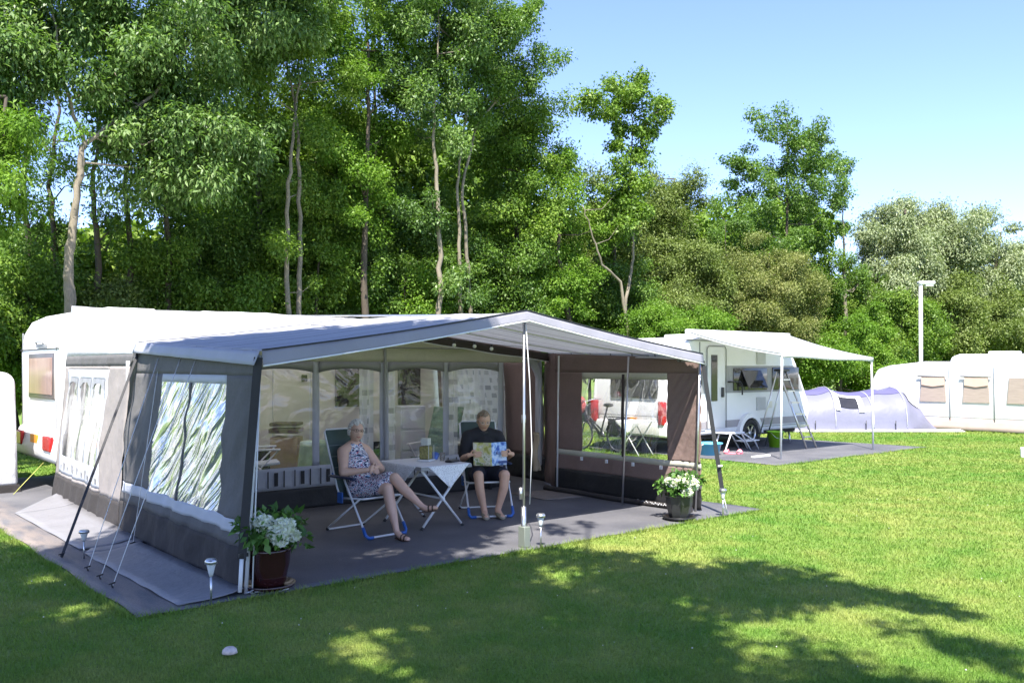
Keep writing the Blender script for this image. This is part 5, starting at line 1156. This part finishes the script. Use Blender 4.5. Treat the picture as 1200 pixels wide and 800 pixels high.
ZL = ['cut off by the left edge of the photo', 'low down at the far left behind the white tent', 'standing behind the far left pale tent', 'right of the pale bare ash trunk', 'behind the left caravan roof hatches', 'high up between the pale trunk and the twin stems', 'just left of the foot of the twin stems', 'hiding the foot of the twin stemmed tree', 'low behind the awning roof right of the twin stems', 'between the twin stems and the yellow green tree', 'under the yellow green tree', 'left of the straight grey middle trunk', 'low at the foot of the straight grey trunk', 'right behind the straight grey trunk', 'low behind the awning apex', 'between the awning apex and the thin forked tree', 'low behind the right half of the awning roof', 'at the left foot of the thin forked tree', 'behind the trunk of the thin forked tree', 'behind the brownish hawthorn bush', 'right of the hawthorn under the tall dark tree', 'under the silvery willow left of the lamp post']
for i, (px, py, rx, ry, k) in enumerate(US):
    Y = 13.6 + (i % 3)*.5
    t = tree('shrub', '%s shrub %s' % (side[k], ZL[i]), BP(px, Y), [EL(px, py, rx, ry, Y), EL(px+rx*.4, py+ry*.5, rx*.8, ry*.6, Y), EL(px-rx*.4, 410, rx*.8, 35, Y)], LEAF[k], 60+i, r=.55, dens=1.1, per=260, ln=.17, wd=.08, cat='shrub', tr=.07, limbs=6, group='%s shrubs in the undergrowth' % side[k])
# --- far wood behind, reads as one mass
cl = []
rng = random.Random(5)
for i in range(900):
    px = rng.uniform(-60, 1260)
    topy = 262 if px < 210 else (150 if px < 600 else (240 if px < 960 else 330))
    Y = rng.uniform(17, 22); f = dist_Y(px, Y); py = rng.uniform(topy + (10 if px > 210 else 40), 430)
    p = at(px, py, f); cl.append((p.x, p.y, p.z, rng.uniform(.8, 1.4)))
o = leaf_mesh('background_wood', cl, 330, .3, .16, 77, LEAF['mid']); tag(o, 'dark mass of far trees closing the gaps of the wood', 'wood', kind='stuff')

# ------------------------------------------------------------------ the trees behind the viewer that shade the lawn (their shadows are in the photo)
POLY = [(-5, 5.0), (-1.6, 5.0), (-.9, 4.5), (-.55, 3.3), (.3, 3.3), (1.3, 4.2), (2.6, 4.4), (3.5, 3.2), (3.75, 1.7), (3.7, 1.0), (3.2, .5), (3.35, -.1), (3.55, -.7), (4.0, -1.2), (4.05, -1.75), (4.6, -2.2), (4.35, -3.0), (3.55, -3.85), (2.8, -4.8), (2.6, -7), (-5, -7)]
def inside(x, y):
    c = False; n_ = len(POLY)
    for i in range(n_):
        x1, y1 = POLY[i]; x2, y2 = POLY[i-1]
        if (y1 > y) != (y2 > y) and x < (x2-x1)*(y-y1)/(y2-y1)+x1: c = not c
    return c
def gpx(px, py): d = EYE*F/(py-430); p = at(px, py, d); return (p.x, p.y)
HOLES = [gpx(*q) + (r_,) for *q, r_ in ((430, 742, .34), (557, 735, .24), (395, 772, .2), (42, 676, .3), (85, 712, .3), (660, 677, .38), (885, 735, .36), (960, 715, .22), (900, 784, .2), (660, 722, .22), (461, 643, .24), (491, 650, .22), (530, 650, .24), (402, 656, .2), (60, 640, .2), (500, 790, .2), (610, 640, .2), (1000, 745, .28), (800, 700, .22), (1060, 782, .28), (300, 700, .2))]
rng = random.Random(9); sets = {0: [], 1: []}
def add_cl(gx, gy, r_):
    H = rng.uniform(6.2, 10.5) + r_; x, y = gx - .45*H, gy - .5*H
    # keep the crowns out of the picture
    sets[0 if x < -4.6 else 1].append((x, y, H, r_))
tries = 0
while tries < 4800:
    gx, gy = rng.uniform(-5, 4.7), rng.uniform(-7, 5.0); tries += 1
    r_ = rng.uniform(.3, .5)
    if not inside(gx, gy): continue
    if any((gx-a_)**2 + (gy-c_)**2 < (q*.8 + r_*.55)**2 for a_, c_, q in HOLES): continue
    edge = sum(0 if inside(gx + .65*math.cos(q), gy + .65*math.sin(q)) else 1 for q in (0, 1.05, 2.1, 3.14, 4.2, 5.2))
    if edge and rng.random() < .62: continue
    add_cl(gx, gy, r_*(.7 if edge else 1))
for px, py, r_ in ((1080, 708, .30), (1110, 715, .22), (1060, 700, .18), (1150, 762, .26), (1120, 755, .2), (1180, 770, .22), (870, 660, .2), (700, 655, .22), (745, 650, .18), (660, 622, .18), (690, 615, .14), (640, 618, .16), (1000, 690, .2)):
    gx, gy = gpx(px, py); add_cl(gx, gy, r_); add_cl(gx, gy, r_)
for k, (bx, by, lb) in enumerate(((-9.5, -3.0, 'left one of two leafy trees behind the viewer shading the lawn'), (-4.2, -11.0, 'right one of two leafy trees behind the viewer shading the lawn'))):
    cl = sets[k]; t = thing('shade_tree', lb, 'tree', (bx, by, 0))
    o = leaf_mesh('crown', [(c[0]-bx, c[1]-by, c[2], c[3]) for c in cl], 80, .15, .09, 90+k, LEAF['shade'], shell=.25); o.parent = t
    b = MB(); cx = sum(c[0] for c in cl)/len(cl); cy = sum(c[1] for c in cl)/len(cl)
    pts = [Vector((bx, by, 0)), Vector((bx, by, 2.5)), Vector((lerp(bx, cx, .2), lerp(by, cy, .2), 5)), Vector((lerp(bx, cx, .6), lerp(by, cy, .6), 8)), Vector((cx, cy, 10.5))]
    b.tube(pts, [.28, .24, .19, .12, .05], 10)
    for c in rng.sample(cl, 40):
        c = Vector(c[:3]); s = pts[2].lerp(pts[4], rng.random()*.8); b.tube([s, s.lerp(c, .5)+Vector((0, 0, .2)), c], [.06, .035, .012], 6)
    b.build('trunk', BARKD, t)

# pots (need the leaves)
flower_pot((.52, .12, .012), 'white hydrangea in a dark red glazed pot at the left front of the porch', mat('oxblood_glaze', (.035, .010, .010), .15, spec=.7, var=.3), [(.07, .13, .47, .066), (.125, .09, .51, .062), (-.03, .11, .54, .06), (-.15, .06, .50, .035), (.09, .13, .42, .05), (-.08, .05, .57, .028), (.2, .05, .43, .03)], 3, 1.05)
flower_pot((5.80, .10, .012), 'white blue hydrangea in a black faceted pot at the right corner of the porch', mat('black_pot', (.025, .027, .026), .3, spec=.6, var=.2), [(.06, .10, .48, .075), (.12, .06, .46, .07), (.02, .14, .38, .06), (-.10, .10, .47, .055), (-.02, .08, .52, .05), (-.17, .06, .50, .035), (.08, .04, .54, .05)], 4, .95, True)

# ------------------------------------------------------------------ people
def skin_mesh(joints, edges, name, material, parent=None, off=(0, 0, 0), extra=None, voxel=.006, smooth_it=6, side=None):
    """overlapping tapered limbs fused into ONE continuous surface (voxel remesh, then smoothed)"""
    b = MB(); off = Vector(off); sd0 = Vector(side) if side else None
    rad = lambda k: joints[k][1] if isinstance(joints[k][1], tuple) else (joints[k][1], joints[k][1])
    for ka, kb in edges:
        A, B_ = Vector(joints[ka][0]), Vector(joints[kb][0]); ra, rb = rad(ka), rad(kb); t = (B_-A); L = t.length; t.normalize()
        sd = (sd0 or t.orthogonal()); sd = sd - t*sd.dot(t); sd = sd.normalized() if sd.length > .05 else t.orthogonal().normalized(); ot = t.cross(sd)
        n_ = 16; rings = []
        ends = [(-math.cos(q), math.sin(q)) for q in (.25, .6, 1.0, 1.35)]
        for c_, s_ in ends: rings.append((A + t*c_*min(ra), ra[0]*s_, ra[1]*s_))
        for q in (0, .25, .5, .75, 1): k = q*q*(3-2*q); rings.append((A.lerp(B_, q), lerp(ra[0], rb[0], k), lerp(ra[1], rb[1], k)))
        for c_, s_ in ends[::-1]: rings.append((B_ - t*c_*min(rb), rb[0]*s_, rb[1]*s_))
        vs = [p + sd*x*math.cos(2*math.pi*j/n_) + ot*y*math.sin(2*math.pi*j/n_) - off for p, x, y in rings for j in range(n_)]; m_ = len(rings)
        fs = [(i*n_+j, i*n_+(j+1) % n_, (i+1)*n_+(j+1) % n_, (i+1)*n_+j) for i in range(m_-1) for j in range(n_)] + [tuple(range(n_))[::-1], tuple(range((m_-1)*n_, m_*n_))]
        b.add(vs, fs, True)
    if extra: b.add([Vector(p) - off for p in extra.v], extra.f, True)
    me2 = bpy.data.meshes.new(name); me2.from_pydata(b.v, [], b.f); me2.update()
    o = bpy.data.objects.new(name, me2); COL.objects.link(o)
    r_ = o.modifiers.new('rm', 'REMESH'); r_.mode = 'VOXEL'; r_.voxel_size = voxel; r_.use_smooth_shade = True
    if smooth_it: q = o.modifiers.new('sm', 'SMOOTH'); q.iterations = smooth_it; q.factor = .5
    dg = bpy.context.evaluated_depsgraph_get(); dg.update()
    me3 = bpy.data.meshes.new_from_object(o.evaluated_get(dg)); o.modifiers.clear(); o.data = me3; me3.name = name
    for p in o.data.polygons: p.use_smooth = True
    o.data.materials.clear(); o.data.materials.append(material)
    if parent: o.parent = parent
    return o

def head_geo(c, fwd, up, s=1.0):
    """shaped head: skull, jaw, nose, lips, ears; returned as MB in world space plus frame"""
    f = Vector(fwd).normalized(); u = Vector(up); u = (u - f*u.dot(f)).normalized(); r_ = f.cross(u)
    c = Vector(c)
    def W(x, y, z): return c + (r_*x + f*y + u*z)*s
    b = MB(); n_, m_ = 28, 20; vs = []
    for i in range(m_+1):
        th = math.pi*i/m_ - math.pi/2
        for j in range(n_):
            a = 2*math.pi*j/n_; x, y, z = math.cos(th)*math.cos(a), math.cos(th)*math.sin(a), math.sin(th)
            X, Yv, Z = math.copysign(abs(x)**.9, x)*.076, y*.095, z*.118
            if z < 0:  # narrow jaw and pull chin forward
                k = -z; X *= 1 + .22*k*(1-k) - .10*k**3; Yv = Yv*(1-.10*k) + .012*k
            if y > 0:
                fr = max(0, y)*max(0, 1-abs(x)*1.2)
                if abs(z+.18) < .22 and abs(x) < .3: Yv += .020*(1-abs(x)/.3)*(1-abs(z+.18)/.22)      # nose
                if abs(z-.10) < .14 and .15 < abs(x) < .6: Yv -= .010*(1-abs(abs(x)-.36)/.26)           # sockets
                if abs(z+.52) < .10 and abs(x) < .35: Yv += .006*(1-abs(z+.52)/.10)                      # lips
                if abs(z+.85) < .2 and abs(x) < .3: Yv += .008
            vs.append(W(X, Yv, Z))
    fs = [(i*n_+j, i*n_+(j+1) % n_, (i+1)*n_+(j+1) % n_, (i+1)*n_+j) for i in range(m_) for j in range(n_)]
    b.add(vs, fs, True)
    for sx in (-1, 1):
        e = MB(); e.ball((0, 0, 0), (.012, .02, .03), 8, 6); b.add([W(sx*.077 + p[0], p[1]-.005, p[2]+.0) for p in e.v], e.f, True)
    return b, W

def hand_joints(J, E, pre, wrist, palm_dir, finger_dir_end, side_dir, key_w, s=1.0, grip=.5):
    """palm chain plus four unequal bent fingers and a thumb"""
    w_ = Vector(wrist); d = Vector(palm_dir).normalized(); sd = Vector(side_dir).normalized(); e = Vector(finger_dir_end).normalized()
    J[pre+'p1'] = (w_ + d*.045*s, (.024*s, .018*s)); J[pre+'p2'] = (w_ + d*.08*s, (.03*s, .016*s)); E += [(key_w, pre+'p1'), (pre+'p1', pre+'p2')]
    fingers = []
    for i, (o_, L) in enumerate(((-.03, .062), (-.010, .072), (.010, .068), (.029, .054))):
        a = w_ + d*.078*s + sd*o_*s; q = a + (d*.8+e*.2).normalized()*L*.5*s; r_ = q + (d*(1-grip)+e*grip).normalized()*L*.5*s; t_ = r_ + (d*(.7-grip)+e*(.3+grip)).normalized()*.02*s
        fingers.append([(a, .0095*s), (q, .0088*s), (r_, .008*s), (t_, .007*s)])
    a = w_ + d*.03*s + sd*(-.024)*s; q = a + (d*.5 - sd*.6).normalized()*.035*s; r_ = q + (d*.75 + e*.25 - sd*.1).normalized()*.035*s
    fingers.append([(a, .012*s), (q, .011*s), (r_, .009*s)])
    return fingers

skin_w = mat('woman_skin', (.64, .40, .29), .5, var=.08, scale=12); skin_m = mat('man_skin', (.6, .36, .24), .5, var=.08, scale=12)
def frame(o_, rz):
    c, s = math.cos(rz), math.sin(rz)
    return lambda x, y, z: Vector((o_[0] + c*x - s*y, o_[1] + s*x + c*y, z))

def make_person(label, J, E, fings, headspec, skinm, loc, clothes_fn, sidev, voxel=.005):
    t = thing('person', label, 'person', loc)
    hb, W = head_geo(*headspec)
    ex = MB(); ex.add(hb.v, hb.f, True)
    for ch in fings: ex.tube([p for p, r_ in ch], [r_ for p, r_ in ch], 8); ex.ball(ch[-1][0], ch[-1][1], 8, 6)
    body = skin_mesh(J, E, 'body', skinm, t, off=loc, extra=ex, voxel=voxel, smooth_it=2, side=sidev)
    clothes_fn(t, body, W)
    return t

# ---- woman: local frame x = her left(+)/right(-) seen from behind the chair front, -y = forward
Wf = frame(WC, WRZ)
# seat local: y -.26..+.18 at z .42 ; back leans to y .48
J = {}; E = []
J['hip'] = (Wf(0, .09, .52), (.15, .12)); J['waist'] = (Wf(0, .16, .66), (.135, .11)); J['chest'] = (Wf(0, .22, .82), (.145, .115)); J['neckb'] = (Wf(0, .25, .95), (.085, .07)); J['neck'] = (Wf(0, .235, 1.01), .05)
E += [('hip', 'waist'), ('waist', 'chest'), ('chest', 'neckb'), ('neckb', 'neck')]
# in the picture she faces right; her right arm is on the near side (screen left)
for s, k in ((-1, 'r'), (1, 'l')):
    J['sh'+k] = (Wf(s*.15, .24, .90), .068); E.append(('neckb', 'sh'+k))
J['elr'] = (Wf(-.25, .10, .69), .049); J['wrr'] = (Wf(-.07, -.08, .715), .027); E += [('shr', 'elr'), ('elr', 'wrr')]
J['ell'] = (Wf(.25, .08, .69), .049); J['wrl'] = (Wf(.08, -.09, .74), .027); E += [('shl', 'ell'), ('ell', 'wrl')]
# legs: her right thigh on the near side carries the foot on the ground, the left leg is crossed over it
J['hr'] = (Wf(-.09, .06, .50), .095); J['kr'] = (Wf(-.03, -.40, .54), .062); J['cr'] = (Wf(-.035, -.46, .38), .059); J['ar'] = (Wf(-.03, -.56, .09), .032)
J['f1r'] = (Wf(-.03, -.63, .05), .032); J['f2r'] = (Wf(-.02, -.73, .035), (.034, .022))
J['hl'] = (Wf(.10, .06, .51), .095); J['kl'] = (Wf(.07, -.40, .64), .062); J['cl'] = (Wf(.10, -.52, .53), .058); J['al'] = (Wf(.17, -.74, .36), .032)
J['f1l'] = (Wf(.185, -.80, .34), .03); J['f2l'] = (Wf(.235, -.89, .355), (.034, .022))
for k in 'rl': E += [('hip', 'h'+k), ('h'+k, 'k'+k), ('k'+k, 'c'+k), ('c'+k, 'a'+k), ('a'+k, 'f1'+k), ('f1'+k, 'f2'+k)]
X = (Wf(1, 0, 0) - Wf(0, 0, 0)); FWD = (Wf(0, -1, 0) - Wf(0, 0, 0))
fg = hand_joints(J, E, 'hr_', J['wrr'][0], X*.9 + FWD*.35, Vector((0, 0, -1)), Vector((0, 0, -1)), 'wrr', .95, .35)
fg += hand_joints(J, E, 'hl_', J['wrl'][0], -X*.9 + FWD*.25, Vector((0, 0, -1)), Vector((0, 0, -1)), 'wrl', .95, .45)
hc_ = Wf(.01, .215, 1.125)
camd = (Vector((CAMX, CAMY, 1.5)) - hc_).normalized(); look = (FWD*.75 + camd*.6 + Vector((0, 0, -.02))).normalized()
def woman_clothes(t, body, W):
    o0 = t.location
    dj = {}; de = []
    dj['hip'] = (Wf(0, .08, .53), (.175, .14)); dj['waist'] = (Wf(0, .155, .67), (.158, .132)); dj['chest'] = (Wf(0, .212, .81), (.160, .132)); dj['top'] = (Wf(0, .235, .89), (.135, .095))
    de += [('hip', 'waist'), ('waist', 'chest'), ('chest', 'top')]
    for s, k in ((-1, 'r'), (1, 'l')): dj['s'+k] = (Wf(s*.085, .24, .945), .038); de.append(('top', 's'+k))
    for k, kn in (('r', (-.03, -.30, .545)), ('l', (.06, -.32, .625))):
        dj['h'+k] = (J['h'+k][0] + Vector((0, 0, .0)), .122); dj['k'+k] = (Wf(*kn), .085); de += [('hip', 'h'+k), ('h'+k, 'k'+k)]
    skin_mesh(dj, de, 'dress', pattern_mat('printed_dress', 'dress'), t, off=o0, voxel=.007, smooth_it=5, side=tuple(X))
    # hair: short curly, made of many small curls
    rg = random.Random(2); b = MB(); b.add([W(p[0]*.081, p[1]*.094-.018, p[2]*.113+.017) for p in MB().ball((0, 0, 0), 1, 16, 12).v], MB().ball((0, 0, 0), 1, 16, 12).f, True)
    for i in range(420):
        a = rg.uniform(0, 2*math.pi); th = math.acos(rg.uniform(-.45, 1)); x, y, z = math.sin(th)*math.cos(a), math.sin(th)*math.sin(a), math.cos(th)
        if y > .25 and z < .6 - .2*abs(x): continue
        q = W(x*.086, y*.103-.008, z*.122+.008); rr = rg.uniform(.008, .014)
        b.ball(q, rr, 7, 5)
    b.build('hair', mat('grey_white_hair', (.66, .63, .57), .8, var=.2, scale=60), t)
    b = MB()
    for sx in (-1, 1): b.tube([W(sx*.032 + .023*math.cos(a), .098 - .02*abs(sx*.032+.023*math.cos(a))/.05, .012 + .017*math.sin(a)) for a in [k*math.pi/6 for k in range(12)]], .0025, 5, closed=True); b.tube([W(sx*.054, .088, .015), W(sx*.078, .0, .015)], .0025, 5)
    b.tube([W(-.01, .103, .014), W(.01, .103, .014)], .0025, 5); b.build('glasses', M['dkbrown'], t)
    b = MB()
    for sx in (-1, 1): b.ball(W(sx*.031, .083, .012), (.008,)*3, 8, 6)
    b.build('eyes', mat('eye_dark', (.05, .04, .03), .2), t)
    b = MB(); b.tube([W(-.024, .086, -.052), W(-.012, .096, -.062), (W(.0, .098, -.064)), W(.012, .096, -.062), W(.024, .086, -.052)], [.002, .005, .006, .005, .002], 6); b.build('mouth', mat('lips', (.45, .13, .11), .5), t)
    for k in 'rl':
        a_, f1, f2 = J['a'+k][0], J['f1'+k][0], J['f2'+k][0]; d = (f2-f1).normalized(); dn = Vector((0, 0, -1)) if k == 'r' else (Vector((0, 0, -1)) - d*Vector((0, 0, -1)).dot(d)).normalized()
        sd = d.cross(dn).normalized(); b = MB(); vs = []
        out = [(-.09, 0, .022), (-.07, .026, .022), (0, .03, .022), (.08, .038, .022), (.11, .026, .022), (.12, 0, .022)]
        poly = [(x, y) for x, y, _ in out] + [(x, -y) for x, y, _ in out[::-1][1:-1]]
        for h_ in (.026, .036): vs += [f1 + d*x + sd*y + dn*h_ for x, y in poly]
        m_ = len(poly); b.add(vs, [tuple(range(m_)), tuple(range(m_, 2*m_))[::-1]] + [(i, (i+1) % m_, (i+1) % m_+m_, i+m_) for i in range(m_)])
        for x in (.03, .075): b.tube([f1 + d*x + sd*.036 + dn*.025, f1 + d*x + sd*.026 - dn*.02, f1 + d*x - dn*.032, f1 + d*x - sd*.026 - dn*.02, f1 + d*x - sd*.036 + dn*.025], .009, 6)
        b.tube([f1 - d*.05 + sd*.032, f1 - d*.09, f1 - d*.05 - sd*.032], .007, 6); b.build('sandal', mat('brown_sandal', (.08, .045, .03), .6), t)
make_person('smiling woman with short grey curls and glasses in a patterned sleeveless dress, legs crossed', J, E, fg, (hc_, look, Vector((0, 0, 1)) + X*.12, 1.0), skin_w, (WC[0], WC[1], 0), woman_clothes, tuple(X))

# ---- man reading a magazine
Mf = frame(MC, MRZ); X2 = (Mf(1, 0, 0) - Mf(0, 0, 0)); F2 = (Mf(0, -1, 0) - Mf(0, 0, 0))
J2 = {}; E2 = []
J2['hip'] = (Mf(0, .08, .53), (.16, .125)); J2['waist'] = (Mf(0, .12, .68), (.155, .12)); J2['chest'] = (Mf(0, .15, .87), (.17, .12)); J2['neckb'] = (Mf(0, .15, 1.01), (.09, .075)); J2['neck'] = (Mf(0, .12, 1.07), .056)
E2 += [('hip', 'waist'), ('waist', 'chest'), ('chest', 'neckb'), ('neckb', 'neck')]
for s, k in ((-1, 'r'), (1, 'l')):
    J2['sh'+k] = (Mf(s*.19, .15, .965), .066); J2['el'+k] = (Mf(s*.275, .04, .70), .045); J2['wr'+k] = (Mf(s*.275, -.30, .775), .03)
    E2 += [('neckb', 'sh'+k), ('sh'+k, 'el'+k), ('el'+k, 'wr'+k)]
    J2['h'+k] = (Mf(s*.10, .05, .50), .1); J2['k'+k] = (Mf(s*.165, -.37, .53), .062); J2['c'+k] = (Mf(s*.15, -.37, .37), .056); J2['a'+k] = (Mf(s*.085, -.33, .10), .038)
    J2['f1'+k] = (Mf(s*.09, -.40, .06), (.036, .034)); J2['f2'+k] = (Mf(s*.10, -.52, .04), (.036, .025))
    E2 += [('hip', 'h'+k), ('h'+k, 'k'+k), ('k'+k, 'c'+k), ('c'+k, 'a'+k), ('a'+k, 'f1'+k), ('f1'+k, 'f2'+k)]
fg2 = []
for s, k in ((-1, 'r'), (1, 'l')):
    fg2 += hand_joints(J2, E2, 'h'+k+'_', J2['wr'+k][0], F2*.42 - X2*s*.85 + Vector((0, 0, .12)), -X2*s, Vector((0, 0, -1)), 'wr'+k, 1.0, .6)
hc2 = Mf(0, .085, 1.175); look2 = (F2 + Vector((0, 0, -.42))).normalized()
def man_clothes(t, body, W):
    o0 = t.location; dj = {}; de = []
    dj['hip'] = (Mf(0, .08, .57), (.175, .14)); dj['waist'] = (Mf(0, .12, .69), (.178, .145)); dj['chest'] = (Mf(0, .15, .87), (.188, .138)); dj['top'] = (Mf(0, .15, .985), (.12, .09))
    de = [('hip', 'waist'), ('waist', 'chest'), ('chest', 'top')]
    for s, k in ((-1, 'r'), (1, 'l')):
        dj['s'+k] = (Mf(s*.19, .15, .965), .085); dj['e'+k] = (Mf(s*.262, .062, .755), .072); de += [('top', 's'+k), ('s'+k, 'e'+k)]
    skin_mesh(dj, de, 'polo_shirt', mat('black_polo', (.012, .012, .015), .8, var=.3, scale=20), t, off=o0, voxel=.008, smooth_it=5, side=tuple(X2))
    b = MB(); nb = Mf(0, .135, 1.035); b.tube([nb + X2*.078*math.cos(a) + F2*.07*math.sin(a) + Vector((0, 0, -.03*math.sin(a) + .012)) for a in [k*math.pi/8 for k in range(16)]], .014, 6, closed=True); b.build('collar', M['plastic'], t)
    dj = {}; de = [('hip', 'hr'), ('hip', 'hl'), ('hr', 'kr'), ('hl', 'kl')]
    dj['hip'] = (Mf(0, .08, .53), (.175, .13))
    for s, k in ((-1, 'r'), (1, 'l')): dj['h'+k] = (Mf(s*.10, .04, .51), .118); dj['k'+k] = (Mf(s*.155, -.28, .535), .085)
    skin_mesh(dj, de, 'shorts', mat('navy_shorts', (.012, .014, .03), .85, var=.3), t, off=o0, voxel=.008, smooth_it=5, side=tuple(X2))
    rg = random.Random(5); b = MB(); b.add([W(p[0]*.079, p[1]*.092-.016, p[2]*.112+.014) for p in MB().ball((0, 0, 0), 1, 16, 12).v], MB().ball((0, 0, 0), 1, 16, 12).f, True)
    for i in range(340):
        a = rg.uniform(0, 2*math.pi); th = math.acos(rg.uniform(-.3, 1)); x, y, z = math.sin(th)*math.cos(a), math.sin(th)*math.sin(a), math.cos(th)
        if y > .2 and z < .66: continue
        q = W(x*.078, y*.097-.004, z*.120+.004); d_ = W(x*.078+.012, y*.097+.012, z*.12+.004)
        b.tube([q, q.lerp(d_, .5) + (q-Vector(hc2)).normalized()*.006, d_], [.009, .009, .003], 5)
    b.build('hair', mat('sandy_grey_hair', (.27, .21, .14), .7, var=.3, scale=60), t)
    b = MB()
    for sx in (-1, 1): b.tube([W(sx*.032 + .021*math.cos(a), .1, .008 + .013*math.sin(a)) for a in [k*math.pi/6 for k in range(12)]], .002, 5, closed=True); b.tube([W(sx*.053, .092, .01), W(sx*.079, .0, .012)], .0022, 5)
    b.build('glasses', M['steel'], t)
    b = MB()
    for sx in (-1, 1): b.ball(W(sx*.031, .083, .01), (.008,)*3, 8, 6)
    b.build('eyes', mat('eye_dark', (.05, .04, .03), .2), t)
    b = MB(); b.tube([W(-.022, .088, -.058), W(0, .097, -.062), W(.022, .088, -.058)], [.002, .005, .002], 6); b.build('mouth', mat('lips', (.45, .13, .11), .5), t)
    for s, k in ((-1, 'r'), (1, 'l')):
        f1, f2 = J2['f1'+k][0], J2['f2'+k][0]; d = (f2-f1); d.z = 0; d.normalize(); b = MB(); rings = []
        sd = Vector((-d.y, d.x, 0)); n_ = 16; prof = [(-.10, .02, .02, .05), (-.09, .036, .075, .05), (-.04, .042, .085, .05), (.02, .045, .075, .045), (.09, .048, .06, .04), (.135, .036, .045, .03), (.15, .012, .025, .02)]
        vs = []
        for (x, hw, hh, _) in prof:
            for j in range(n_):
                a = 2*math.pi*j/n_; zz = .012 + (hh)*(.5+.5*math.sin(a)); vs.append(Vector((f1.x, f1.y, 0)) + d*x + sd*hw*math.cos(a) + Vector((0, 0, zz)))
        fs = [(i*n_+j, i*n_+(j+1) % n_, (i+1)*n_+(j+1) % n_, (i+1)*n_+j) for i in range(len(prof)-1) for j in range(n_)] + [tuple(range(n_))[::-1], tuple(range((len(prof)-1)*n_, len(prof)*n_))]
        b.add(vs, fs, True); b.build('shoe', mat('khaki_canvas', (.28, .24, .17), .85, var=.15, bump=.3), t)
make_person('man with short sandy hair in a black polo shirt and shorts reading a magazine', J2, E2, fg2, (hc2, look2, Vector((0, 0, 1)), 1.02), skin_m, (MC[0], MC[1], 0), man_clothes, tuple(X2))

mz = thing('magazine', 'open magazine with a yellow page and a blue page held up by the man', 'magazine', Mf(0, -.35, .78), MRZ)
for s, k, kind, nm in ((-1, 'a', 'page_a', 'yellow_page'), (1, 'b', 'page_b', 'blue_page')):
    b = MB(); b.sheet(lambda u, v, s=s: (s*u*.21*1.0, .10*math.sin(u*1.5) - .04 + .045*v, -.135 + .28*v), 0, 1, 0, 1, 10, 6); o = b.build(nm, pattern_mat('print_'+k, kind), mz, solid=.005, off=(0, 0, 0))
b = MB()                                                  # little bird-like dark mark and dark strip printed on the blue page
b.prism([(.045, .0), (.06, .04), (.075, .055), (.07, .02), (.085, .0), (.065, .005)], 1, -.02, -.016); b.prism([(.08, -.11), (.08, -.08), (.19, -.07), (.19, -.105)], 1, -.010, -.006)
o = b.build('printed_motif', mat('dark_print', (.02, .05, .18), .4), mz, off=(0, 0, 0)); o.rotation_euler = (R(-9), 0, 0); o.location = (0, -.012, 0)
